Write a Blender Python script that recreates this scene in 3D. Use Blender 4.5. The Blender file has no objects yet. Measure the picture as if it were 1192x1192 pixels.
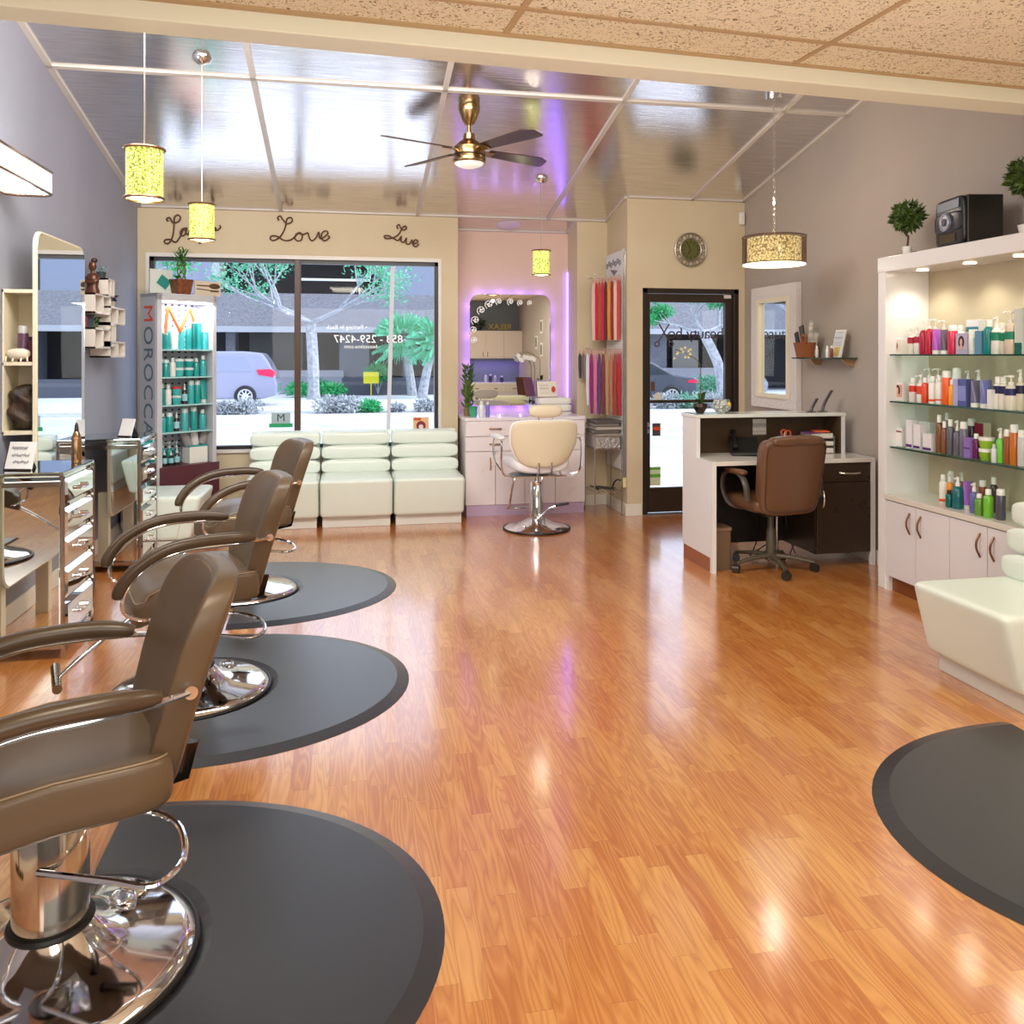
import bpy, bmesh, math, random
from mathutils import Matrix, Vector
random.seed(7)
PI = math.pi
col = bpy.context.scene.collection
# ------------------------------------------------------------------ camera model
H = 1.5; F = 974.0; CX = 596.0; HY = 413.0; YAW = math.radians(11.1)
ca, sa = math.cos(YAW), math.sin(YAW)
def ray(px, py):
    u = (px-CX)/F; v = (HY-py)/F
    return Vector((sa+ca*u, ca-sa*u, v))
def atX(px, py, X):
    r = ray(px, py); t = X/r.x; return Vector((X, r.y*t, H+r.z*t))
def atY(px, py, Y):
    r = ray(px, py); t = Y/r.y; return Vector((r.x*t, Y, H+r.z*t))
def atZ(px, py, Z):
    r = ray(px, py); t = (Z-H)/r.z; return Vector((r.x*t, r.y*t, Z))
cam_d = bpy.data.cameras.new('camera'); cam = bpy.data.objects.new('camera', cam_d); col.objects.link(cam)
cam_d.sensor_width = 36; cam_d.sensor_fit = 'HORIZONTAL'; cam_d.lens = F/1192*36
cam_d.shift_y = (HY-596)/1192.0; cam_d.clip_start = .05; cam_d.clip_end = 300
cam.location = (0, 0, H); cam.rotation_euler = (PI/2, 0, -YAW)
bpy.context.scene.camera = cam
# ------------------------------------------------------------------ materials
def lin(c):
    c = c/255.0
    return c/12.92 if c <= .04045 else ((c+.055)/1.055)**2.4
def rgb(c): return (lin(c[0]), lin(c[1]), lin(c[2]), 1)
_m = {}
def mat(c, rough=.5, metal=0., emit=0., bump=0., bscale=200., coat=0., alpha=1., key=''):
    k = (c, rough, metal, emit, bump, bscale, coat, alpha, key)
    if k in _m: return _m[k]
    m = bpy.data.materials.new('mat_%d' % len(_m)); m.use_nodes = True
    nt = m.node_tree; b = nt.nodes['Principled BSDF']
    b.inputs['Base Color'].default_value = rgb(c); b.inputs['Roughness'].default_value = rough
    b.inputs['Metallic'].default_value = metal
    b.inputs['Coat Weight'].default_value = coat
    b.inputs['Alpha'].default_value = alpha
    if emit: b.inputs['Emission Color'].default_value = rgb(c); b.inputs['Emission Strength'].default_value = emit
    n = nt.nodes.new('ShaderNodeTexNoise'); n.inputs['Scale'].default_value = bscale; n.inputs['Detail'].default_value = 3
    tc = nt.nodes.new('ShaderNodeTexCoord'); nt.links.new(tc.outputs['Object'], n.inputs['Vector'])
    if bump:
        bp = nt.nodes.new('ShaderNodeBump'); bp.inputs['Strength'].default_value = bump; bp.inputs['Distance'].default_value = .01
        nt.links.new(n.outputs['Fac'], bp.inputs['Height']); nt.links.new(bp.outputs['Normal'], b.inputs['Normal'])
    else:   # very slight tonal variation so nothing is dead flat
        mr = nt.nodes.new('ShaderNodeMapRange'); mr.inputs['To Min'].default_value = rough*.93; mr.inputs['To Max'].default_value = min(1, rough*1.07)
        n.inputs['Scale'].default_value = 6
        nt.links.new(n.outputs['Fac'], mr.inputs['Value']); nt.links.new(mr.outputs['Result'], b.inputs['Roughness'])
    _m[k] = m; return m
class NB:   # node builder
    def __init__(s, name):
        s.m = bpy.data.materials.new(name); s.m.use_nodes = True; s.nt = s.m.node_tree; s.b = s.nt.nodes['Principled BSDF']
        s.tc = s.n('ShaderNodeTexCoord')
    def n(s, t, **kw):
        x = s.nt.nodes.new(t)
        for k, v in kw.items(): setattr(x, k, v)
        return x
    def l(s, a, b): s.nt.links.new(a, b)
    def math(s, op, a, b=None, c=None):
        x = s.n('ShaderNodeMath', operation=op)
        for i, v in enumerate((a, b, c)):
            if v is None: continue
            if isinstance(v, (int, float)): x.inputs[i].default_value = v
            else: s.l(v, x.inputs[i])
        return x.outputs[0]
    def sep(s, v): x = s.n('ShaderNodeSeparateXYZ'); s.l(v, x.inputs[0]); return x.outputs
    def comb(s, a, b, c=0):
        x = s.n('ShaderNodeCombineXYZ')
        for i, v in enumerate((a, b, c)):
            if isinstance(v, (int, float)): x.inputs[i].default_value = v
            else: s.l(v, x.inputs[i])
        return x.outputs[0]
    def noise(s, v, scale=5., detail=2., rough=.5):
        x = s.n('ShaderNodeTexNoise'); s.l(v, x.inputs['Vector']); x.inputs['Scale'].default_value = scale
        x.inputs['Detail'].default_value = detail; x.inputs['Roughness'].default_value = rough; return x.outputs['Fac']
    def white(s, v): x = s.n('ShaderNodeTexWhiteNoise'); s.l(v, x.inputs['Vector']); return x.outputs['Value']
    def ramp(s, f, stops):
        x = s.n('ShaderNodeValToRGB'); s.l(f, x.inputs[0]); e = x.color_ramp.elements
        while len(e) < len(stops): e.new(.5)
        for i, (p, c) in enumerate(stops): e[i].position = p; e[i].color = rgb(c) if len(c) == 3 and max(c) > 1 else c
        return x.outputs[0]
    def mix(s, f, a, b, mode='MIX'):
        x = s.n('ShaderNodeMix', data_type='RGBA', blend_type=mode)
        for i, v in ((0, f), (6, a), (7, b)):
            if isinstance(v, (int, float)): x.inputs[i].default_value = v
            elif isinstance(v, tuple): x.inputs[i].default_value = v
            else: s.l(v, x.inputs[i])
        return x.outputs[2]
    def bump(s, h, st=.2, d=.01):
        x = s.n('ShaderNodeBump'); x.inputs['Strength'].default_value = st; x.inputs['Distance'].default_value = d
        s.l(h, x.inputs['Height']); s.l(x.outputs[0], s.b.inputs['Normal'])
    def set(s, **kw):
        for k, v in kw.items():
            i = s.b.inputs[k.replace('_', ' ')]
            if isinstance(v, (int, float, tuple)): i.default_value = v
            else: s.l(v, i)
def floor_mat():
    s = NB('oak_laminate'); x, y, z = s.sep(s.tc.outputs['Object'])
    w = .066; r = s.math('FLOOR', s.math('DIVIDE', x, w))
    off = s.white(s.comb(r, 3.3)); L = .42
    yy = s.math('ADD', s.math('DIVIDE', y, L), s.math('MULTIPLY', off, 7.3)); c = s.math('FLOOR', yy)
    rnd = s.white(s.comb(r, c, 1.7)); rnd2 = s.white(s.comb(c, r, 9.1))
    v = s.comb(s.math('MULTIPLY', x, 12.), s.math('ADD', s.math('MULTIPLY', y, 1.05), s.math('MULTIPLY', rnd, 40.)), s.math('MULTIPLY', rnd2, 30.))
    n1 = s.noise(v, 1.0, 2.0, .5)
    rings = s.math('ABSOLUTE', s.math('SINE', s.math('MULTIPLY', n1, 46.)))
    fine = s.noise(s.comb(s.math('MULTIPLY', x, 300.), s.math('MULTIPLY', y, 9.), rnd), 1.0, 3.0, .6)
    base = s.ramp(rnd, [(0, (196, 120, 52)), (.35, (206, 134, 58)), (.7, (214, 146, 68)), (1, (226, 166, 90))])
    dark = s.mix(s.math('MULTIPLY', s.math('POWER', s.math('SUBTRACT', 1, rings), 2.2), .45), base, rgb((168, 92, 38)))
    lite = s.mix(s.math('MULTIPLY', s.math('POWER', rings, 8.), .28), dark, rgb((246, 190, 122)))
    c2 = s.mix(s.math('MULTIPLY', fine, .28), lite, rgb((172, 92, 38)))
    fx = s.math('FRACT', s.math('DIVIDE', x, w)); fy = s.math('FRACT', yy)
    ex = s.math('LESS_THAN', fx, .025); ey = s.math('LESS_THAN', fy, .004)
    e = s.math('MULTIPLY', s.math('MAXIMUM', ex, ey), .4)
    c3 = s.mix(e, c2, rgb((130, 66, 30)))
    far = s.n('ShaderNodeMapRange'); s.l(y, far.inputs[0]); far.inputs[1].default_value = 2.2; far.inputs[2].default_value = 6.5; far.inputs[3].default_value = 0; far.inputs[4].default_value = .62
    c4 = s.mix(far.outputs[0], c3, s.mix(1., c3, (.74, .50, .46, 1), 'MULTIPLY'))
    s.set(Base_Color=c4, Roughness=.3, Coat_Weight=1., Coat_Roughness=.14, Coat_IOR=2.2, Specular_IOR_Level=.6)
    s.bump(s.math('ADD', s.math('MULTIPLY', fine, .3), s.noise(s.comb(x, y), 9., 2.)), .035)
    return s.m
def ceil_mat():
    s = NB('glossy_ceiling_panel'); x, y, z = s.sep(s.tc.outputs['Object'])
    n = s.noise(s.comb(s.math('MULTIPLY', x, 3.), s.math('MULTIPLY', y, 60.)), 1., 4., .6)
    n2 = s.noise(s.comb(x, y), 90., 2.)
    s.set(Base_Color=s.ramp(n, [(.3, (206, 202, 204)), (.7, (236, 232, 230))]), Metallic=.9, Roughness=.15)
    s.bump(s.math('ADD', n, s.math('MULTIPLY', n2, .5)), .1); return s.m
def tile_mat():
    s = NB('acoustic_tile'); v = s.tc.outputs['Object']
    n = s.noise(v, 75., 2.); w = s.n('ShaderNodeTexNoise'); s.l(v, w.inputs['Vector']); w.inputs['Scale'].default_value = 42; w.inputs['Distortion'].default_value = 2.5
    sp = s.ramp(w.outputs['Fac'], [(0, (150, 128, 92)), (.37, (150, 128, 92)), (.42, (236, 224, 196)), (1, (242, 232, 206))])
    s.set(Base_Color=sp, Roughness=.95); s.bump(w.outputs['Fac'], .3); return s.m
def wall_mat(c, name, c2=None):
    s = NB(name); n = s.noise(s.tc.outputs['Object'], 1.1, 3.); n2 = s.noise(s.tc.outputs['Object'], 160., 2.)
    a = c; b = c2 or tuple(max(0, q-9) for q in c)
    s.set(Base_Color=s.ramp(n, [(.3, a), (.7, b)]), Roughness=.62); s.bump(n2, .05); return s.m
def glass_mat(name, tint=(.96, .98, 1, 1), refl=.07):
    m = bpy.data.materials.new(name); m.use_nodes = True; nt = m.node_tree; nt.nodes.clear()
    o = nt.nodes.new('ShaderNodeOutputMaterial'); t = nt.nodes.new('ShaderNodeBsdfTransparent'); g = nt.nodes.new('ShaderNodeBsdfGlossy')
    t.inputs[0].default_value = tint; g.inputs['Roughness'].default_value = .02
    f = nt.nodes.new('ShaderNodeLayerWeight'); f.inputs[0].default_value = .25
    mm = nt.nodes.new('ShaderNodeMath'); mm.operation = 'MULTIPLY_ADD'; mm.inputs[1].default_value = .4; mm.inputs[2].default_value = refl*.12
    nt.links.new(f.outputs['Fresnel'], mm.inputs[0])
    x = nt.nodes.new('ShaderNodeMixShader'); nt.links.new(mm.outputs[0], x.inputs[0]); nt.links.new(t.outputs[0], x.inputs[1]); nt.links.new(g.outputs[0], x.inputs[2])
    nt.links.new(x.outputs[0], o.inputs[0]); return m
def crystal_mat(c, emit, name, dens=90.):
    s = NB(name); v = s.n('ShaderNodeTexVoronoi'); s.l(s.tc.outputs['Object'], v.inputs['Vector']); v.inputs['Scale'].default_value = dens
    k = s.ramp(v.outputs['Distance'], [(0, (255, 250, 225)), (.35, c), (.8, tuple(int(q*.55) for q in c))])
    s.set(Base_Color=k, Emission_Color=k, Emission_Strength=emit, Roughness=.25); s.bump(v.outputs['Distance'], .5); return s.m
def stripes_mat(cols, axis, freq, rough=.4, name='striped', noise=0.):
    s = NB(name); o = s.sep(s.tc.outputs['Object'])[axis]
    f = s.math('FLOOR', s.math('MULTIPLY', o, freq)); w = s.white(s.comb(f, 1.3))
    s.set(Base_Color=s.ramp(w, [(i/max(1, len(cols)-1), c) for i, c in enumerate(cols)]), Roughness=rough); return s.m
def leaf_mat(a, b, name='leaf', emit=0.):
    s = NB(name); n = s.noise(s.tc.outputs['Object'], 22., 2.)
    k = s.ramp(n, [(.3, a), (.7, b)]); s.set(Base_Color=k, Roughness=.5); return s.m
def rough_mat(a, b, sc, name='mottled', rough=.9, bump=.3, stretch=(1, 1, 1)):
    s = NB(name); mp = s.n('ShaderNodeMapping'); s.l(s.tc.outputs['Object'], mp.inputs[0]); mp.inputs['Scale'].default_value = stretch
    n = s.noise(mp.outputs[0], sc, 5., .65); s.set(Base_Color=s.ramp(n, [(.35, a), (.65, b)]), Roughness=rough); s.bump(n, bump); return s.m
def brick_mat(a, b, mort, sc, name, rough=.8):
    s = NB(name); x, y, z = s.sep(s.tc.outputs['Object'])
    br = s.n('ShaderNodeTexBrick'); s.l(s.comb(s.math('ADD', x, y), z), br.inputs['Vector'])
    br.inputs['Color1'].default_value = rgb(a); br.inputs['Color2'].default_value = rgb(b); br.inputs['Mortar'].default_value = rgb(mort); br.inputs['Scale'].default_value = sc
    br.inputs['Mortar Size'].default_value = .015
    s.set(Base_Color=br.outputs['Color'], Roughness=rough); return s.m
def woven_mat(a, b, sc, name='woven'):
    s = NB(name); x, y, z = s.sep(s.tc.outputs['Object'])
    h = s.math('MULTIPLY', s.math('SINE', s.math('MULTIPLY', s.math('ADD', x, y), sc)), s.math('SINE', s.math('MULTIPLY', z, sc*1.5)))
    s.set(Base_Color=s.ramp(s.math('MULTIPLY_ADD', h, .5, .5), [(.2, a), (.8, b)]), Roughness=.7); s.bump(h, .6); return s.m

CHROME = mat((225, 225, 228), .07, 1.); STEEL = mat((190, 188, 186), .25, 1.); MIRROR = mat((235, 240, 240), .015, 1.)
BRASS = mat((176, 146, 104), .22, 1.); WHITE = mat((236, 234, 228), .35); GLOSSW = mat((234, 232, 232), .16, 0, 0, 0, 200., .3)
BLACK = mat((16, 15, 15), .4); DKBR = mat((52, 40, 30), .3); BROWNL = mat((98, 80, 60), .36, 0, 0, .06, 350.)
WLEATH = mat((224, 234, 224), .3, 0, 0, .04, 300.); RUBBER = mat((38, 42, 50), .32, 0, 0, .14, 500., .6)
CREAM = mat((226, 214, 186), .4); MDARK = mat((38, 28, 20), .35)
GLASS = glass_mat('window_glass'); GSHELF = glass_mat('shelf_glass', (.78, .93, .88, 1), .1); GEDGE = mat((18, 60, 52), .15)
RUBBER.node_tree.nodes['Principled BSDF'].inputs['Coat Roughness'].default_value = .34
# ------------------------------------------------------------------ mesh builder
def TR(x=0, y=0, z=0): return Matrix.Translation((x, y, z))
def RX(a): return Matrix.Rotation(a, 4, 'X')
def RY(a): return Matrix.Rotation(a, 4, 'Y')
def RZ(a): return Matrix.Rotation(a, 4, 'Z')
I4 = Matrix.Identity(4)
class MB:
    def __init__(s): s.v = []; s.f = []; s.mi = []
    def poly(s, vs, fs, T=I4, mi=0):
        n = len(s.v); s.v += [T @ Vector(q) for q in vs]
        for f in fs: s.f.append([n+i for i in f]); s.mi.append(mi)
        return s
    def box(s, x0, x1, y0, y1, z0, z1, T=I4, mi=0):
        vs = [(x, y, z) for x in (x0, x1) for y in (y0, y1) for z in (z0, z1)]
        return s.poly(vs, [(0, 1, 3, 2), (4, 6, 7, 5), (0, 4, 5, 1), (2, 3, 7, 6), (0, 2, 6, 4), (1, 5, 7, 3)], T, mi)
    def lathe(s, prof, n=24, T=I4, mi=0):
        vs = []; fs = []; rings = []
        for r, z in prof:
            if r < 1e-6: rings.append([len(vs)]); vs.append((0, 0, z))
            else:
                rings.append(list(range(len(vs), len(vs)+n)))
                vs += [(r*math.cos(2*PI*i/n), r*math.sin(2*PI*i/n), z) for i in range(n)]
        for a, b in zip(rings, rings[1:]):
            for i in range(n):
                j = (i+1) % n
                if len(a) == 1 and len(b) > 1: fs.append((a[0], b[i], b[j]))
                elif len(b) == 1 and len(a) > 1: fs.append((a[j], a[i], b[0]))
                elif len(a) > 1: fs.append((a[i], b[i], b[j], a[j]))
        return s.poly(vs, fs, T, mi)
    def cyl(s, r, z0, z1, n=20, T=I4, mi=0, r2=None):
        r2 = r if r2 is None else r2
        return s.lathe([(0, z0), (r, z0), (r2, z1), (0, z1)], n, T, mi)
    def tube(s, path, r, n=8, closed=False, T=I4, mi=0, flat=1.):
        P = [Vector(p) for p in path]; N = len(P); vs = []; fs = []
        up = Vector((0, 0, 1)); prev = None
        for i, p in enumerate(P):
            if closed: t = P[(i+1) % N]-P[i-1]
            else: t = P[min(i+1, N-1)]-P[max(i-1, 0)]
            t = t.normalized() if t.length > 0 else Vector((0, 0, 1))
            if prev is None:
                a = t.cross(up)
                if a.length < .05: a = t.cross(Vector((0, 1, 0)))
            else: a = prev-t*prev.dot(t)
            a.normalize(); prev = a; b = t.cross(a)
            rr = r[i] if isinstance(r, (list, tuple)) else r
            for k in range(n):
                th = 2*PI*k/n; vs.append(p+a*math.cos(th)*rr+b*math.sin(th)*rr*flat)
        for i in range(N if closed else N-1):
            j = (i+1) % N
            for k in range(n):
                l = (k+1) % n; fs.append((i*n+k, i*n+l, j*n+l, j*n+k))
        if not closed: fs.append(tuple(reversed(range(n)))); fs.append(tuple(range((N-1)*n, N*n)))
        return s.poly(vs, fs, T, mi)
    def prism(s, pts, z0, z1, T=I4, mi=0):
        n = len(pts); vs = [(x, y, z0) for x, y in pts]+[(x, y, z1) for x, y in pts]
        fs = [tuple(reversed(range(n))), tuple(range(n, 2*n))]+[(i, (i+1) % n, n+(i+1) % n, n+i) for i in range(n)]
        return s.poly(vs, fs, T, mi)
    def sq(s, a, b, c, e1=.3, e2=.3, T=I4, mi=0, fn=None, nu=32, nv=16):
        def sp(x, e): return math.copysign(abs(x)**e, x)
        vs = []; fs = []
        for j in range(nv+1):
            ph = -PI/2+PI*j/nv
            for i in range(nu):
                th = 2*PI*i/nu
                p = Vector((a*sp(math.cos(ph), e1)*sp(math.cos(th), e2), b*sp(math.cos(ph), e1)*sp(math.sin(th), e2), c*sp(math.sin(ph), e1)))
                vs.append(fn(p) if fn else p)
        for j in range(nv):
            for i in range(nu):
                k = (i+1) % nu; fs.append((j*nu+i, j*nu+k, (j+1)*nu+k, (j+1)*nu+i))
        return s.poly(vs, fs, T, mi)
    def ring(s, R, r, n=40, m=10, T=I4, mi=0):
        return s.tube([(R*math.cos(2*PI*i/n), R*math.sin(2*PI*i/n), 0) for i in range(n)], r, m, True, T, mi)
def obj(name, mb, m, parent=None, smooth=False, bevel=0., T=None, **props):
    me = bpy.data.meshes.new(name); me.from_pydata([tuple(v) for v in mb.v], [], mb.f)
    bm = bmesh.new(); bm.from_mesh(me)
    for f, k in zip(bm.faces, mb.mi): f.material_index = k
    bmesh.ops.remove_doubles(bm, verts=bm.verts, dist=1e-5)
    if len(bm.faces) < 60000: bmesh.ops.recalc_face_normals(bm, faces=bm.faces)
    bm.to_mesh(me); bm.free()
    for q in (m if isinstance(m, (list, tuple)) else [m]): me.materials.append(q)
    if smooth:
        me.shade_smooth(); me.set_sharp_from_angle(angle=.75)
    o = bpy.data.objects.new(name, me); col.objects.link(o)
    if parent is not None: o.parent = parent
    if T is not None: o.matrix_local = T
    if bevel:
        b = o.modifiers.new('bevel', 'BEVEL'); b.width = bevel; b.segments = 2; b.limit_method = 'ANGLE'
    for k, v in props.items(): o[k] = v
    return o
def struct(name, mb, m, parent=None, **kw):
    o = obj(name, mb, m, parent, **kw)
    if parent is None: o['kind'] = 'structure'
    return o
def thing(name, label, cat, loc=(0, 0, 0), rz=0., group=None):
    o = bpy.data.objects.new(name, None); col.objects.link(o); o.location = loc; o.rotation_euler = (0, 0, rz); o.empty_display_size = .1
    o['label'] = label; o['category'] = cat
    if group: o['group'] = group
    return o
def single(name, label, cat, mb, m, loc=(0, 0, 0), rz=0., group=None, **kw):
    o = obj(name, mb, m, **kw); o.location = loc; o.rotation_euler = (0, 0, rz); o['label'] = label; o['category'] = cat
    if group: o['group'] = group
    return o
def dup(root, loc, rz, label):
    r = root.copy(); col.objects.link(r); r.location = loc; r.rotation_euler = (0, 0, rz); r['label'] = label
    for ch in root.children:
        c = ch.copy(); col.objects.link(c); c.parent = r
        for g in ch.children:
            d = g.copy(); col.objects.link(d); d.parent = c
    return r
def text(name, s, size, T, m, parent=None, ext=.0012, mirror=False, spacing=1., align='CENTER', **props):
    cu = bpy.data.curves.new('tmp', 'FONT'); cu.body = s; cu.size = size; cu.extrude = ext; cu.align_x = align; cu.align_y = 'CENTER'; cu.space_character = spacing
    t = bpy.data.objects.new('tmp', cu); col.objects.link(t)
    bpy.context.view_layer.update()
    me = bpy.data.meshes.new_from_object(t.evaluated_get(bpy.context.evaluated_depsgraph_get()))
    bpy.data.objects.remove(t)
    me.transform(T @ (Matrix.Diagonal((-1, 1, 1, 1)) if mirror else I4))
    if mirror: me.flip_normals()
    me.materials.clear(); me.materials.append(m)
    o = bpy.data.objects.new(name, me); col.objects.link(o)
    if parent is not None: o.parent = parent
    for k, v in props.items(): o[k] = v
    return o
def rrect(w, h, r, n=6, cx=0, cy=0):
    pts = []
    for k, (sx, sy) in enumerate(((1, 1), (-1, 1), (-1, -1), (1, -1))):
        for i in range(n+1):
            a = PI/2*(k+i/n); pts.append((cx+sx*(w/2-r)+r*math.cos(a), cy+sy*(h/2-r)+r*math.sin(a)))
    return pts
XZ = RX(PI/2)                                   # local xy plane -> world xz plane, facing -Y
FACEX = RZ(PI/2) @ RX(PI/2)                     # facing +X
FACENX = RZ(-PI/2) @ RX(PI/2)                   # facing -X
def bez(pts, n=6):                              # Catmull-Rom
    P = [Vector(p) for p in pts]; out = []
    for i in range(len(P)-1):
        p0 = P[max(i-1, 0)]; p1 = P[i]; p2 = P[i+1]; p3 = P[min(i+2, len(P)-1)]
        for k in range(n):
            t = k/n; out.append(.5*((2*p1)+(-p0+p2)*t+(2*p0-5*p1+4*p2-p3)*t*t+(-p0+3*p1-3*p2+p3)*t**3))
    out.append(P[-1]); return out
# ------------------------------------------------------------------ room
XL = -1.86; XR = 3.727; YF = 8.05; YD = 7.43; XC = 2.55; YB = -1.5; XA0 = 1.045; XA1 = 2.24; YA = 8.41; SL = .2065
def zc(y): return 2.84+SL*(YF-y)
HA = math.radians(4.14); hdir = Vector((math.cos(HA), math.sin(HA), 0))
def hy(x): return 3.08+(x+1.144)*math.tan(HA)
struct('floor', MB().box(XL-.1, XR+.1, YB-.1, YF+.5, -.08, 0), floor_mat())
M_left = wall_mat((156, 158, 172), 'paint_cool_grey'); M_front = wall_mat((210, 195, 164), 'paint_warm_cream', (200, 182, 150))
M_right = wall_mat((176, 163, 150), 'paint_taupe', (166, 155, 148)); M_alc = wall_mat((226, 196, 180), 'paint_pinkish_cream')
struct('wall_left', MB().box(XL-.12, XL, YB, YF+.12, 0, 4.9), M_left)
struct('wall_right', MB().box(XR, XR+.12, YB, YD+.12, 0, 4.9), M_right)
struct('wall_back', MB().box(XL, XR, YB-.12, YB, 0, 2.8), wall_mat((120, 130, 142), 'paint_slate'))
WX0, WX1, WZ0, WZ1 = -1.76, .854, .63, 2.39
struct('wall_front', MB().box(XL, WX0, YF, YF+.12, 0, 3.2).box(WX1, XA0, YF, YF+.42, 0, 3.2).box(WX0, WX1, YF, YF+.12, 0, WZ0).box(WX0, WX1, YF, YF+.12, WZ1, 3.2), M_front)
struct('wall_alcove', MB().box(XA0, XA1, YA, YA+.1, 0, 3.2), M_alc)
struct('wall_column', MB().box(XA1, XC, YF, YF+.46, 0, 3.2), M_front)
DX0, DX1, DZ = 2.70, 3.667, 2.125
struct('wall_door', MB().box(XC, DX0, YD, YD+.12, 0, 3.4).box(DX1, XR, YD, YD+.12, 0, 3.4).box(DX0, DX1, YD, YD+.12, DZ, 3.4).box(XC, XC+.1, YD+.12, YF+.4, 0, 3.3), M_front)
y0 = 2.9; y1 = YA+.1
struct('ceiling', MB().poly([(XL, y0, zc(y0)), (XR, y0, zc(y0)), (XR, y1, zc(y1)), (XL, y1, zc(y1)), (XL, y0, zc(y0)+.1), (XR, y0, zc(y0)+.1), (XR, y1, zc(y1)+.1), (XL, y1, zc(y1)+.1)],
       [(0, 1, 2, 3), (4, 7, 6, 5), (0, 4, 5, 1), (1, 5, 6, 2), (2, 6, 7, 3), (3, 7, 4, 0)]), ceil_mat())
TRIM = mat((206, 198, 190), .4)
def strip(n, x0, x1, ya, yb, w=.035, t=.014):
    T = MB()
    if abs(x1-x0) < .001: T.poly([(x0-w/2, ya, zc(ya)-t), (x0+w/2, ya, zc(ya)-t), (x0+w/2, yb, zc(yb)-t), (x0-w/2, yb, zc(yb)-t), (x0-w/2, ya, zc(ya)), (x0+w/2, ya, zc(ya)), (x0+w/2, yb, zc(yb)), (x0-w/2, yb, zc(yb))],
            [(3, 2, 1, 0), (4, 5, 6, 7), (0, 1, 5, 4), (1, 2, 6, 5), (2, 3, 7, 6), (3, 0, 4, 7)])
    else: T.poly([(x0, ya-w/2, zc(ya-w/2)-t), (x1, ya-w/2, zc(ya-w/2)-t), (x1, ya+w/2, zc(ya+w/2)-t), (x0, ya+w/2, zc(ya+w/2)-t), (x0, ya-w/2, zc(ya-w/2)), (x1, ya-w/2, zc(ya-w/2)), (x1, ya+w/2, zc(ya+w/2)), (x0, ya+w/2, zc(ya+w/2))],
            [(3, 2, 1, 0), (4, 5, 6, 7), (0, 1, 5, 4), (1, 2, 6, 5), (2, 3, 7, 6), (3, 0, 4, 7)])
    struct('trim_%d' % n, T, TRIM)
k = 1
for x in (-.61, .655, 1.935): strip(k, x, x, 3.1, YF); k += 1
strip(k, 3.187, 3.187, 3.1, YD); k += 1
strip(k, XL+.02, XL+.02, 3.1, YF, .04); k += 1
strip(k, XR-.02, XR-.02, 3.1, YD, .04); k += 1
strip(k, XL, XR, 5.72, 5.72); k += 1
strip(k, XL, XC, YF-.015, YF, .03); k += 1
strip(k, XC, XR, YD-.015, YD, .03); k += 1
strip(k, XC-.015, XC-.015, YD, YF, .03); k += 1
strip(k, XA0, XA1, YA-.015, YA, .03); k += 1
strip(k, XA1-.015, XA1-.015, YF, YA, .03); k += 1
# bulkhead beam and the lower tiled ceiling
def hp(x, off, z): return (x-off*math.sin(-HA)*0, hy(x)+off, z)
zb, zt = 2.62, 2.69
struct('trim_%d' % k, MB().poly([(XL, hy(XL)-.13, zb), (XR, hy(XR)-.16, zb), (XR, hy(XR), zb), (XL, hy(XL), zb), (XL, hy(XL)-.13, 4.6), (XR, hy(XR)-.16, 4.6), (XR, hy(XR), 4.6), (XL, hy(XL), 4.6)],
       [(3, 2, 1, 0), (4, 5, 6, 7), (0, 1, 5, 4), (1, 2, 6, 5), (2, 3, 7, 6), (3, 0, 4, 7)]), mat((238, 238, 216), .5), bevel=.006); k += 1
struct('ceiling', MB().poly([(XL, YB, zt), (XR, YB, zt), (XR, hy(XR)-.14, zt), (XL, hy(XL)-.12, zt), (XL, YB, zt+.1), (XR, YB, zt+.1), (XR, hy(XR)-.14, zt+.1), (XL, hy(XL)-.12, zt+.1)],
       [(3, 2, 1, 0), (4, 5, 6, 7), (0, 1, 5, 4), (1, 2, 6, 5), (2, 3, 7, 6), (3, 0, 4, 7)]), tile_mat())
GRID = mat((190, 160, 118), .5)
Th = TR(-1.144, 3.08-.15, zt) @ RZ(HA)          # x along the beam, -y toward the camera
g = MB()
for i in range(-2, 7):
    xx = .50+i*1.22-.0
    g.box(xx-.012, xx+.012, -4.6, 0, -.004, .002, Th)
for j in range(0, 8):
    yy = -.245-j*.61
    g.box(-1., 5.4, yy-.012, yy+.012, -.005, .002, Th)
g.box(-1, 5.4, -.02, .02, -.008, .002, Th)
struct('trim_%d' % k, g, GRID); k += 1
# baseboards
BB = mat((226, 220, 206), .4)
struct('baseboard_left', MB().box(XL, XL+.014, YB, YF, 0, .11), BB, bevel=.004)
struct('baseboard_right', MB().box(XR-.014, XR, YB, YD, 0, .1), BB, bevel=.004)
struct('baseboard_front', MB().box(XL, XA0, YF-.014, YF, 0, .1).box(XA1, XC, YF-.014, YF, 0, .1), BB, bevel=.004)
struct('baseboard_door', MB().box(XC-.014, DX0-.01, YD-.014, YD, 0, .11).box(XC-.014, XC, YD, YF, 0, .11), BB, bevel=.004)
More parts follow.
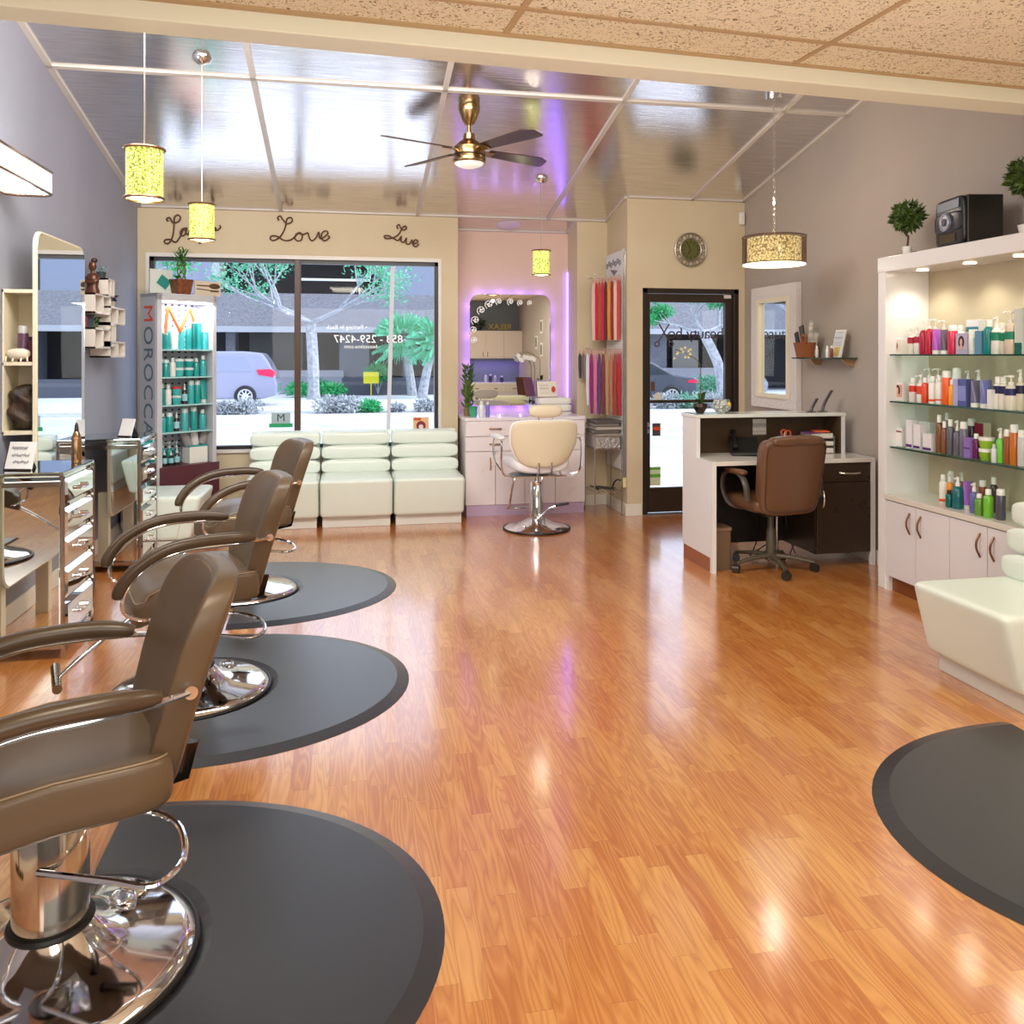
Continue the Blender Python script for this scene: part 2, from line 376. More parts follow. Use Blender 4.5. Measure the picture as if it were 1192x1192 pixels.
# window
w1 = struct('window_1', MB().box(WX0, WX1, YF+.02, YF+.09, WZ1-.035, WZ1).box(WX0, WX1, YF+.02, YF+.09, WZ0, WZ0+.03).box(WX0, WX0+.035, YF+.02, YF+.09, WZ0, WZ1).box(WX1-.03, WX1, YF+.02, YF+.09, WZ0, WZ1), mat((28, 26, 28), .4))
obj('mullion', MB().box(-.49, -.435, YF+.0, YF+.1, WZ0, WZ1), mat((74, 46, 30), .4), w1, bevel=.004)
obj('pane', MB().box(WX0+.03, -.49, YF+.05, YF+.056, WZ0+.03, WZ1-.03), GLASS, w1); obj('pane', MB().box(-.435, WX1-.03, YF+.05, YF+.056, WZ0+.03, WZ1-.03), GLASS, w1)
obj('window_casing', MB().box(WX0-.03, WX1+.03, YF-.012, YF+.02, WZ1, WZ1+.035).box(WX0-.03, WX0, YF-.012, YF+.02, WZ0, WZ1).box(WX1, WX1+.03, YF-.012, YF+.02, WZ0, WZ1), mat((218, 212, 204), .4), w1)
obj('sill', MB().box(WX0-.03, WX1+.03, YF-.03, YF+.03, WZ0-.03, WZ0), mat((218, 212, 204), .4), w1)
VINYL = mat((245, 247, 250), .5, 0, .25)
def wtext(name, s, px, py, size, **kw):
    p = atY(px, py, YF+.045); return text(name, s, size, Matrix.Translation(p) @ XZ, VINYL, w1, mirror=True, **kw)
wtext('lettering', '858 - 259-4247', 429, 395, .105)
wtext('lettering', 'beautybox.com', 420, 403.5, .05)
wtext('lettering', '\u2022 Parking In Back', 404, 381, .056)
# ------------------------------------------------------------------ entrance door
dr = struct('door_1', MB().box(DX0, DX0+.05, YD+.0, YD+.11, 0, DZ).box(DX1-.05, DX1, YD, YD+.11, 0, DZ).box(DX0, DX1, YD, YD+.11, DZ-.045, DZ), MDARK, bevel=.004)
gx0, gx1 = 2.785, 3.545
lf = obj('door_leaf', MB().box(DX0+.05, gx0, YD+.03, YD+.08, .02, DZ-.05).box(gx1, DX1-.05, YD+.03, YD+.08, .02, DZ-.05).box(gx0, gx1, YD+.03, YD+.08, DZ-.13, DZ-.05).box(gx0, gx1, YD+.03, YD+.08, .02, .25).box(gx0, gx1, YD+.03, YD+.08, 1.045, 1.075), mat((46, 32, 20), .35), dr, bevel=.003)
obj('pane', MB().box(gx0, gx1, YD+.05, YD+.056, .25, DZ-.13), GLASS, lf)
obj('threshold', MB().box(DX0, DX1, YD-.03, YD+.12, 0, .012), STEEL, dr)
p = atY(753, 497, YD+.03)
obj('lock', MB().cyl(.025, 0, .02, 16, TR(p.x, p.y, p.z+.02) @ XZ).cyl(.025, 0, .012, 16, TR(p.x, p.y, p.z-.04) @ XZ), STEEL, lf, smooth=True)
p = atY(764, 500, YD+.04)
obj('door_tag', MB().box(p.x-.04, p.x+.04, p.y-.004, p.y, p.z-.06, p.z+.06), mat((70, 62, 60), .5), lf)
obj('door_tag', MB().lathe([(0, 0), (.04, 0), (.04, .008), (0, .008)], 16, TR(p.x, p.y-.006, p.z+.01) @ XZ @ Matrix.Diagonal((1, .45, 1, 1))), mat((206, 74, 34), .5), lf, label='orange oval key tag on door')
p = atY(847, 345.5, YD+.02); obj('door_badge', MB().box(p.x-.035, p.x+.035, p.y-.004, p.y+.01, p.z-.016, p.z+.016), mat((222, 210, 200), .4), lf)
text('lettering', 'beauty bo', .15, Matrix.Translation(atY(810, 388.5, YD+.045)) @ XZ, mat((58, 44, 44), .5), lf, mirror=True, spacing=.95)
xs = MB(); q = atY(773, 387, YD+.045)
for dx in (-1, 1): xs.tube([(q.x-.06*dx, q.y, q.z-.09), (q.x, q.y, q.z), (q.x+.05*dx, q.y, q.z+.08)], .007, 6)
xs.ring(.022, .006, 16, 6, TR(q.x-.07, q.y, q.z-.11) @ XZ).ring(.022, .006, 16, 6, TR(q.x+.07, q.y, q.z-.11) @ XZ)
obj('lettering', xs, mat((58, 44, 44), .5), lf, label='letter x drawn as open scissors')
p = atY(766, 462, YD+.045); obj('sticker', MB().cyl(.042, 0, .003, 20, TR(*p) @ XZ), mat((206, 204, 196), .5), lf)
p = atY(760, 449, YD+.045); obj('sticker', MB().box(p.x-.02, p.x+.02, p.y-.002, p.y, p.z-.05, p.z+.04), mat((92, 60, 44), .5), lf)
p = atY(763, 553, YD+.045); obj('sticker', MB().box(p.x-.06, p.x+.05, p.y-.002, p.y, p.z-.1, p.z+.08), mat((206, 214, 180), .5), lf); obj('sticker', MB().box(p.x-.06, p.x+.05, p.y-.004, p.y-.002, p.z-.02, p.z+.01).box(p.x-.06, p.x+.05, p.y-.004, p.y-.002, p.z+.05, p.z+.07), mat((92, 170, 40), .5), lf)
# ------------------------------------------------------------------ wall words
WIRE = mat((104, 74, 56), .5, .4)
def word(label, letters, x0=180, y0=240, k=3.725):
    t = MB()
    for st in letters:
        pts = [atY(x0+a/k, y0+b/k, YF-.015) for a, b in st]
        t.tube(bez(pts, 5), .0075, 6)
    return single('wall_word', label, 'wall decoration', t, WIRE, smooth=True)
word('brown bent wire word Love on cream wall above the window', [[(540, 62), (533, 50), (545, 43), (556, 58), (575, 76), (596, 66), (592, 50), (574, 56), (566, 92), (548, 128), (520, 148), (503, 143), (506, 130), (530, 130), (562, 148), (590, 146), (612, 128), (626, 114), (640, 124), (636, 146), (618, 150), (608, 136), (618, 118), (646, 122), (664, 116), (672, 140), (684, 150), (700, 136), (712, 112), (716, 138), (728, 138), (750, 120), (746, 108), (730, 112), (722, 134), (736, 150), (758, 136), (752, 128)]])
word('brown bent wire word Live on cream wall at right end of window', [[(1056, 98), (1050, 88), (1060, 80), (1068, 96), (1080, 104), (1092, 96), (1086, 86), (1072, 96), (1060, 120), (1036, 136), (1004, 140), (996, 130), (1014, 128), (1040, 142), (1056, 148), (1070, 130), (1068, 150), (1080, 156), (1092, 138), (1090, 160), (1104, 164), (1116, 146), (1118, 162), (1138, 158), (1140, 148), (1126, 148), (1120, 166), (1132, 176), (1146, 164)]])
word('brown bent wire word starting with a tall L, partly hidden by pendant lamp', [[(60, 66), (52, 56), (66, 50), (80, 72), (104, 66), (112, 48), (100, 38), (86, 50), (84, 90), (78, 132), (62, 160), (46, 160), (44, 148), (66, 144), (92, 156), (112, 130), (126, 100), (140, 96), (132, 122), (118, 128), (112, 112), (128, 96), (142, 124), (156, 100), (160, 124), (176, 124), (178, 100), (186, 124), (204, 100), (214, 110), (206, 150), (196, 160), (194, 146), (222, 120), (240, 90), (256, 50), (250, 40), (244, 60), (244, 120), (256, 94), (266, 96), (262, 104), (272, 104), (286, 92), (282, 82)]])
# ------------------------------------------------------------------ salon chairs
def salon_chair(label):
    r = thing('salon_chair', label, 'chair', group='brown hydraulic styling chairs along the mirrored wall')
    b = obj('base', MB().lathe([(0, .0), (.325, .0), (.335, .008), (.33, .02), (.30, .034), (.20, .05), (.13, .075), (.095, .11), (0, .11)], 64), CHROME, r, smooth=True)
    obj('rubber_rim', MB().ring(.336, .009, 64, 8, TR(0, 0, .009)), BLACK, b, smooth=True)
    obj('release_cap', MB().sq(.05, .035, .012, .8, 1., TR(.10, -.17, .055)), CHROME, b, smooth=True)
    c = obj('pump_column', MB().lathe([(0, .1), (.086, .1), (.086, .37), (.08, .38), (.05, .38), (.05, .43), (0, .43)], 40), mat((205, 198, 186), .1, 1.), r, smooth=True)
    obj('collar', MB().ring(.088, .011, 40, 8, TR(0, 0, .115)), BLACK, c, smooth=True)
    def sf(p):
        z = p.z; y = p.y
        z -= .055*max(0, (y-.02)/.25)**2*1.6
        z += .02*(abs(p.x)/.25)**2 if z > 0 else 0
        return Vector((p.x*(1.-.06*max(0, y/.26)), y, z))
    s = obj('seat', MB().sq(.255, .26, .062, .32, .3, TR(0, .0, .487), 0, sf, 56, 20), BROWNL, r, smooth=True)
    st = MB().tube([Vector((.245*math.copysign(abs(math.cos(a))**.3, math.cos(a)), .25*math.copysign(abs(math.sin(a))**.3, math.sin(a)), 0)) for a in [2*PI*i/64 for i in range(64)]], .0035, 5, True)
    st.v = [sf(v+Vector((0, 0, .05)))+Vector((0, 0, .487)) for v in st.v]
    obj('piping', st, mat((140, 120, 96), .5), s, smooth=True)
    def bf(p):      # p.x width, p.y thickness, p.z height
        h = (p.z+.26)/.52; w = 1.+.05*h-.22*(1-h)**2
        x = p.x*w; y = p.y+.045*(x/.24)**2-.30*p.z*.75-.05*h*h
        return Vector((x, y, p.z))
    Tb = TR(0, -.295, .685)
    bk = obj('backrest', MB().sq(.235, .044, .262, .42, .22, Tb, 0, bf, 56, 28), BROWNL, r, smooth=True)
    sm = MB()
    for yy in (.03, -.03):
        loop = []
        for i in range(56):
            a = 2*PI*i/56; loop.append(Vector((.222*math.copysign(abs(math.cos(a))**.55, math.cos(a)), yy, .25*math.copysign(abs(math.sin(a))**.5, math.sin(a)))))
        loop = [bf(q)+Vector((0, -.295, .685)) for q in loop]
        sm.tube(loop, .0035, 5, True)
    obj('seam', sm, mat((146, 126, 100), .5), bk, smooth=True)
    obj('back_bracket', MB().tube([(0, -.19, .40), (0, -.30, .41), (0, -.31, .48)], .016, 8, flat=2.2), mat((60, 55, 50), .25, 1.), r, smooth=True)
    for sx in (-1, 1):
        x = .30*sx
        pad = [(x*.90, -.215, .712), (x*.98, -.10, .725), (x, .06, .722), (x, .17, .695), (x, .26, .64), (x*.99, .315, .57), (x*.98, .325, .53)]
        a = obj('arm', MB().tube(bez([(x*.80, -.285, .70), (x*.92, -.20, .70), (x, -.06, .70), (x, .06, .697), (x, .17, .67), (x, .25, .615), (x*.99, .30, .55), (x*.98, .30, .47), (x*.9, .22, .425), (x*.5, .16, .415)], 4), .0085, 8), CHROME, r, smooth=True)
        obj('arm_pad', MB().tube(bez(pad, 4), [.012, .018, .021]+[.022]*19+[.021, .019, .013], 10, flat=1.15), mat((78, 62, 46), .3), a, smooth=True)
        obj('arm_bolt', MB().cyl(.016, -.012, .012, 14, TR(x*.79, -.285, .70) @ RY(PI/2)), CHROME, a, smooth=True)
    f = obj('footrest', MB().tube(bez([(0, .1, .41), (0, .22, .38), (0, .40, .26), (0, .52, .16)], 4), .02, 8, flat=.45).box(-.09, .09, -.14, .14, .40, .43), CHROME, r, smooth=True)
    obj('foot_bar', MB().tube([(-.14, .53, .16), (.14, .53, .16)], .019, 12), mat((120, 100, 80), .15, 1.), f, smooth=True)
    obj('pump_lever', MB().tube(bez([(-.085, .03, .285), (-.20, -.11, .285), (-.27, -.20, .283), (-.20, -.275, .285), (-.04, -.285, .29), (.06, -.20, .30), (.085, -.02, .30)], 5), .008, 8), CHROME, r, smooth=True)
    return r
ch = salon_chair('brown leather hydraulic salon chair nearest the camera with wide chrome base'); ch.location = (-.714, 2.23, .0); ch.rotation_euler = (0, 0, math.radians(109))
dup(ch, (-.685, 3.94, 0), math.radians(109), 'brown leather salon chair in the middle, beside the nearer mirrored chest')
dup(ch, (-.655, 5.52, 0), math.radians(112), 'farthest brown leather salon chair, in front of the white sofa')
# mats
def salon_mat(label, loc, rz):
    def outline(a, b, hole, n=40):
        pts = [(0, -hole)] if False else []
        for i in range(n+1):
            t = -PI/2+PI*i/n; pts.append((a*abs(math.cos(t))**.92, b*math.sin(t)))
        for i in range(n//2+1):
            t = PI/2-PI*i/(n//2); pts.append((hole*math.cos(t)*1.0, hole*math.sin(t)))
        return pts
    def layer(mb, o1, o2, za, zb):
        n = len(o1); vs = [(x, y, za) for x, y in o1]+[(x, y, zb) for x, y in o2]
        mb.poly(vs, [(i, (i+1) % n, n+(i+1) % n, n+i) for i in range(n)])
        return mb
    A = outline(.965, .75, .342); B = outline(.91, .695, .375)
    m = MB(); layer(m, A, B, .001, .016); m.poly([(x, y, .016) for x, y in B], [tuple(range(len(B)))]); m.poly([(x, y, .001) for x, y in A], [tuple(reversed(range(len(A))))])
    return single('salon_mat', label, 'floor mat', m, RUBBER, loc, rz, group='black half-round anti-fatigue mats')
salon_mat('black half-round rubber mat under the nearest brown chair', (-.714, 2.23, .0), 0)
salon_mat('black half-round rubber mat under the middle brown chair', (-.685, 3.94, .0), 0)
salon_mat('black half-round rubber mat under the farthest brown chair', (-.655, 5.52, .0), 0)
salon_mat('black half-round rubber mat alone in front of the right lounge seat', (2.62, 2.22, .0), PI)
# ------------------------------------------------------------------ white modular seats
def module_seat(label, w, loc, rz, group='white leather lounge modules'):
    # local: +Y is the front, back at y=-.36..; x width
    r = thing('lounge_seat', label, 'sofa', loc, rz, group); h = w/2-.004
    obj('plinth', MB().box(-h+.02, h-.02, -.30, .20, 0, .09), mat((216, 214, 206), .4), r, bevel=.004)
    def sf(p):
        t = (p.z+.17)/.34; y = p.y
        if y > 0: y -= .085*(1-t)*(y/.33)
        return Vector((p.x, y, p.z))
    se = obj('seat', MB().sq(h, .345, .17, .14, .12, TR(0, .0, .26), 0, sf, 64, 24), WLEATH, r, smooth=True)
    for sx in (-1, 1): obj('piping', MB().tube([(sx*(h-.015), .22, .428), (sx*(h-.002), .22, .405), (sx*(h-.002), .16, .10)], .004, 5), mat((206, 206, 180), .5), se, smooth=True)
    for i in range(3):
        obj('back_cushion', MB().sq(h, .078, .066, .5, .14, TR(0, -.225-.030*i, .482+.125*i), 0, None, 48, 16), WLEATH, r, smooth=True)
    obj('back_panel', MB().box(-h+.01, h-.01, -.365, -.31, .05, .80, RX(0)), WLEATH, r, bevel=.01)
    return r
s1 = module_seat('left module of the white ribbed sofa under the window', .63, (-.555, 7.62, 0), PI)
dup(s1, (.075, 7.62, 0), PI, 'middle module of the white ribbed sofa under the window')
dup(s1, (.705, 7.62, 0), PI, 'right module of the white ribbed sofa, beside the alcove cabinet')
dup(s1, (-1.43, 7.0, 0), -PI/2, 'white leather lounge seat against the left wall before the display rack')
module_seat('pale white lounge seat with rolled back in front of the right shelves', .60, (2.965, 3.25, 0), PI/2)
# ------------------------------------------------------------------ mirrored chests
def chest(label, loc):
    # local: front faces +X at x=0 ; depth to -x ; y width .5 from 0 to .5
    r = thing('mirrored_chest', label, 'chest of drawers', loc, 0, 'mirrored drawer chests'); D = .45; W = .5; Z = .92
    obj('carcass', MB().box(-D, -.012, .0, W, .06, Z-.02), MIRROR, r, bevel=.004)
    obj('top', MB().box(-D-.0, .006, -.01, W+.01, Z-.02, Z), mat((200, 214, 214), .04, 1.), r, bevel=.006)
    tr = MB()
    for y in (0, W): tr.tube([(.0, y, .0), (.0, y, Z-.02)], .011, 6)
    tr.box(-D, 0, -.016, .0, .05, .075).box(-D, 0, -.016, 0, Z-.07, Z-.045).box(-.01, 0, 0, W, .05, .07)
    obj('edge_trim', tr, mat((190, 182, 172), .15, 1.), r)
    hs = [.15, .15, .15, .16, .20]; z = Z-.03
    for i, h in enumerate(hs):
        d = obj('drawer', MB().poly([(-.010, .018, z-h+.01), (-.010, W-.018, z-h+.01), (-.010, W-.018, z-.008), (-.010, .018, z-.008), (.012, .045, z-h+.032), (.012, W-.045, z-h+.032), (.012, W-.045, z-.030), (.012, .045, z-.030)],
            [(4, 5, 6, 7), (0, 1, 5, 4), (1, 2, 6, 5), (2, 3, 7, 6), (3, 0, 4, 7)]), MIRROR, r)
        obj('handle', MB().tube(bez([(.014, .17, z-h/2), (.035, .20, z-h/2), (.028, .25, z-h/2-.008), (.035, .30, z-h/2), (.014, .33, z-h/2)], 4), .005, 6).cyl(.01, 0, .02, 8, TR(.012, .19, z-h/2) @ RY(PI/2)).cyl(.01, 0, .02, 8, TR(.012, .31, z-h/2) @ RY(PI/2)), CHROME, d, smooth=True)
        z -= h
    return r
ck = chest('mirrored five-drawer chest nearer the camera, holding a curling stand and tilted card', (-1.385, 4.49, 0))
dup(ck, (-1.415, 6.18, 0), 0, 'mirrored five-drawer chest farther along the left wall, with small white card')
# mirror towers with cream shelf niche behind
def tower(label, y0, y1):
    r = thing('mirror_station', label, 'mirror', (0, 0, 0), 0, 'tall styling mirrors on cream side shelves')
    xm = -1.68
    P = rrect(y1-y0, 1.87, .09, 8, (y0+y1)/2, (.32+2.19)/2)
    obj('mirror_frame', MB().prism(P, 0, .022, TR(xm-.022, 0, 0) @ FACEX), CREAM, r, bevel=.003)
    P2 = rrect(y1-y0-.022, 1.85, .082, 8, (y0+y1)/2, (.32+2.19)/2)
    obj('mirror_glass', MB().prism(P2, 0, .003, TR(xm, 0, 0) @ FACEX), MIRROR, r)
    sh = MB().box(XL+.002, xm-.022, y0+.01, y1-.05, 1.84, 1.86).box(XL+.002, xm-.022, y0+.01, y1-.05, 1.06, 1.08).box(XL+.002, xm-.022, y0+.01, y1-.05, 1.44, 1.46)
    sh.box(XL+.002, xm-.022, y0+.22, y0+.24, 1.06, 1.86).box(XL+.002, XL+.012, y0+.01, y1-.05, 1.06, 1.86)
    obj('shelf_unit', sh, CREAM, r, bevel=.002)
    for yy in (y0+.06, y1-.12): obj('leg', MB().box(-1.78, -1.71, yy, yy+.06, .0, .5), CREAM, r, bevel=.003)
    return r
tower('tall frameless mirror panel near the camera beside the nearer chest', 3.56, 4.42)
tower('tall rounded mirror panel reflecting the street, with cream side shelves', 5.02, 5.88)
# ------------------------------------------------------------------ products
N = {}
def cap_m(c): return mat(c, .35)
def pbottle(label, loc, kind='bottle', r=.026, h=.17, c=(200, 30, 70), cap=(236, 236, 230), band=None, rz=0., group=None, cat=None, flat=1.):
    nm = {'bottle': 'product_bottle', 'pump': 'pump_bottle', 'spray': 'spray_bottle', 'tube': 'product_tube', 'jar': 'product_jar', 'can': 'spray_can', 'dropper': 'oil_bottle'}[kind]
    t = thing(nm, label, cat or nm.replace('_', ' '), loc, rz, group); m = mat(c, .22, 0, 0, 0, 200., .3); cm = cap_m(cap); n = 16
    S = Matrix.Diagonal((1, flat, 1, 1))
    if kind == 'bottle':
        hb = h*.8; obj('body', MB().lathe([(0, 0), (r*.92, 0), (r, .006), (r, hb*.86), (r*.8, hb*.95), (r*.45, hb), (0, hb)], n, S), m, t, smooth=True)
        obj('cap', MB().lathe([(0, hb), (r*.62, hb), (r*.58, h-.002), (r*.5, h), (0, h)], n, S), cm, t, smooth=True)
    elif kind == 'can':
        hb = h*.8; obj('body', MB().lathe([(0, 0), (r*.95, 0), (r, .005), (r, hb*.96), (r*.9, hb), (0, hb)], n, S), m, t, smooth=True)
        obj('cap', MB().lathe([(0, hb), (r*.88, hb), (r*.86, h-.006), (r*.7, h), (0, h)], n, S), cm, t, smooth=True)
    elif kind == 'pump':
        hb = h*.72; obj('body', MB().lathe([(0, 0), (r*.92, 0), (r, .006), (r, hb*.82), (r*.75, hb*.95), (r*.4, hb), (0, hb)], n, S), m, t, smooth=True)
        obj('pump', MB().lathe([(0, hb), (r*.45, hb), (r*.45, hb+.015), (r*.15, hb+.018), (r*.15, h-.012), (r*.5, h-.012), (r*.5, h), (0, h)], n).tube([(0, 0, h-.006), (-r*1.3, 0, h-.006), (-r*1.5, 0, h-.014)], .0045, 6), cm, t, smooth=True)
    elif kind == 'spray':
        hb = h*.7; obj('body', MB().lathe([(0, 0), (r*.92, 0), (r, .006), (r, hb*.85), (r*.7, hb*.96), (r*.42, hb), (0, hb)], n, S), m, t, smooth=True)
        obj('spray_head', MB().lathe([(0, hb), (r*.45, hb), (r*.42, hb+.02), (r*.3, hb+.022), (r*.34, h-.003), (0, h)], n).tube([(0, 0, h-.014), (-r*.75, 0, h-.012)], .006, 6), cm, t, smooth=True)
    elif kind == 'dropper':
        hb = h*.7; obj('body', MB().lathe([(0, 0), (r, 0), (r, hb*.82), (r*.45, hb*.95), (r*.4, hb), (0, hb)], n, S), m, t, smooth=True)
        obj('cap', MB().lathe([(0, hb), (r*.45, hb), (r*.4, h*.82), (r*.2, h*.84), (r*.18, h), (0, h)], n), cm, t, smooth=True)
    elif kind == 'tube':
        hc = h*.16
        def tf(p):
            k = (p.z/(h-hc)); return Vector((p.x*(1+.12*k), p.y*(1-k*.85), p.z+hc))
        obj('body', MB().poly([tf(Vector((r*math.cos(2*PI*i/n), r*math.sin(2*PI*i/n), z*(h-hc)))) for z in (0, .3, .7, 1) for i in range(n)], [(j*n+i, j*n+(i+1) % n, (j+1)*n+(i+1) % n, (j+1)*n+i) for j in range(3) for i in range(n)]+[tuple(reversed(range(n))), tuple(range(3*n, 4*n))]), m, t, smooth=True)
        obj('cap', MB().lathe([(0, 0), (r*.92, 0), (r*.92, hc), (0, hc)], n), cm, t, smooth=True)
    elif kind == 'jar':
        obj('body', MB().lathe([(0, 0), (r*.75, 0), (r*.97, h*.35), (r, h*.72), (0, h*.72)], n+8), m, t, smooth=True)
        obj('lid', MB().lathe([(0, h*.72), (r*1.04, h*.72), (r*1.04, h), (0, h)], n+8), cm, t, smooth=True)
    if band:
        z0, z1, bc = band[0]*h, band[1]*h, band[2]
        obj('label_band', MB().lathe([(r*1.01, z0), (r*1.025, z0), (r*1.025, z1), (r*1.01, z1)], n, S), mat(bc, .4), t, smooth=True)
    return t
def pbox(label, loc, w, d, h, c, band=None, photo=None, rz=0., group=None, cat='box', tilt=0.):
    # w along local x, front faces -Y local
    t = thing('product_box', label, cat, loc, rz, group)
    obj('carton', MB().box(-w/2, w/2, -d/2, d/2, 0, h, RX(tilt)), mat(c, .4), t, bevel=.001)
    if band: obj('printed_band', MB().box(-w/2+.001, w/2-.001, -d/2-.001, -d/2, band[0]*h, band[1]*h, RX(tilt)), mat(band[2], .4), t)
    if photo:
        m = MB().box(-w*.4, w*.4, -d/2-.002, -d/2-.001, h*.22, h*.9, mi=0)
        m.prism([(w*.25*math.cos(2*PI*i/14), h*.12+h*.30*math.sin(2*PI*i/14)) for i in range(14)], .002, .0032, TR(0, -d/2, h*.46) @ XZ, 1)
        m.prism([(w*.11*math.cos(2*PI*i/14), h*.12+h*.17*math.sin(2*PI*i/14)) for i in range(14)], .0032, .0045, TR(0, -d/2, h*.46) @ XZ, 2)
        m.prism([(-w*.2, -h*.2), (w*.2, -h*.2), (w*.08, -.0), (-w*.08, -.0)], .0026, .004, TR(0, -d/2, h*.44) @ XZ, 2)
        obj('printed_portrait', m, [mat(photo[0], .5), mat(photo[1], .5), mat((222, 176, 146), .5)], t)
    return t
CN = {(0): ''}
ordn = ['first', 'second', 'third', 'fourth', 'fifth', 'sixth', 'seventh', 'eighth', 'ninth', 'tenth', 'eleventh', 'twelfth', 'thirteenth', 'fourteenth', 'fifteenth', 'sixteenth', 'seventeenth', 'eighteenth', 'nineteenth', 'twentieth', 'twenty-first', 'twenty-second', 'twenty-third', 'twenty-fourth']
# --- right hand wall shelving (front X 3.37, back 3.69, from Y 4.87 toward the camera)
u = thing('display_shelving', 'large white wall unit with lit glass shelves over cupboards', 'shelf unit', (0, 0, 0))
SX0, SX1, SY0, SY1 = 3.375, 3.70, 2.75, 4.87
obj('side_panel', MB().box(SX0, SX1, SY1-.075, SY1, 0, 2.12), GLOSSW, u, bevel=.004)
obj('side_panel', MB().box(SX0, SX1, SY0, SY0+.06, 0, 2.12), GLOSSW, u, bevel=.004)
obj('canopy', MB().box(SX0-.004, SX1, SY0, SY1-.0, 2.03, 2.125), GLOSSW, u, bevel=.004)
obj('back_panel', MB().box(SX1-.012, SX1+.015, SY0+.06, SY1-.075, .5, 2.03), mat((190, 178, 150), .35), u)
obj('counter', MB().box(SX0-.008, SX1-.012, SY0+.06, SY1-.075, .578, .612), mat((222, 216, 206), .18), u, bevel=.003)
obj('cupboard_body', MB().box(SX0+.02, SX1-.012, SY0+.06, SY1-.075, .10, .578), mat((212, 208, 210), .3), u)
obj('plinth', MB().box(SX0+.03, SX1-.012, SY0+.06, SY1-.075, .0, .10), mat((128, 72, 44), .25), u)
obj('plinth_foot', MB().box(SX0+.005, SX0+.03, SY1-.105, SY1-.075, .0, .10), GLOSSW, u)
yy = SY1-.075
for i in range(6):
    a = yy-.29; d = obj('door', MB().box(SX0, SX0+.018, a+.0025, yy-.0025, .095, .572), mat((226, 222, 226), .22), u, bevel=.002)
    hyy = a+.05 if i % 2 == 0 else yy-.05
    obj('handle', MB().tube(bez([(SX0-.002, hyy, .40), (SX0-.022, hyy, .44), (SX0-.026, hyy, .465), (SX0-.022, hyy, .49), (SX0-.002, hyy, .53)], 4), .006, 8), mat((150, 112, 84), .3, .9), d, smooth=True)
    yy = a
for z in (1.503, 1.205, .915):
    g_ = obj('glass_shelf', MB().box(SX0+.03, SX1-.015, SY0+.065, SY1-.08, z-.008, z), GSHELF, u)
    obj('glass_edge', MB().box(SX0+.0285, SX0+.031, SY0+.065, SY1-.08, z-.0085, z+.0005), GEDGE, g_)
for x_, y_ in ((1074, 0), (1129, 0), (1188, 0)):
    p = atX(x_, 310, 3.52)
    l = obj('downlight', MB().cyl(.034, 2.0255, 2.031, 20, TR(p.x, p.y, 0)), mat((255, 236, 200), .4, 0, 9.), u, smooth=True)
    ld = bpy.data.lights.new('shelf_spot', 'SPOT'); ld.energy = 5.5; ld.color = (1, .93, .78); ld.spot_size = 2.3; ld.spot_blend = .8; ld.shadow_soft_size = .03
    lo = bpy.data.objects.new('shelf_spot', ld); col.objects.link(lo); lo.location = (p.x, p.y, 2.0)
def rx(px, X): return atX(px, 413, X).y
W_, CR, PK, OR, VI = (238, 236, 230), (176, 22, 62), (226, 60, 140), (224, 88, 28), (126, 132, 196)
TEAL = (0, 128, 124); GRY = (92, 92, 104); PUR = (112, 66, 142); GRN = (98, 176, 52); BRN = (140, 84, 44)
FXR = -PI/2     # boxes facing -X
def shelf_row(zname, z, items, grp):
    for i, it in enumerate(items):
        k, px, xx, args, desc = it; loc = (xx, rx(px, xx), z+.0005)
        lab = '%s, %s from left on %s' % (desc, ordn[i], zname)
        if k == 'box': pbox(lab, loc, rz=FXR, group=grp, **args)
        else: pbottle(lab, loc, k, group=grp, **args)
B_ = lambda w, d, h, c, **k: dict(w=w, d=d, h=h, c=c, **k)
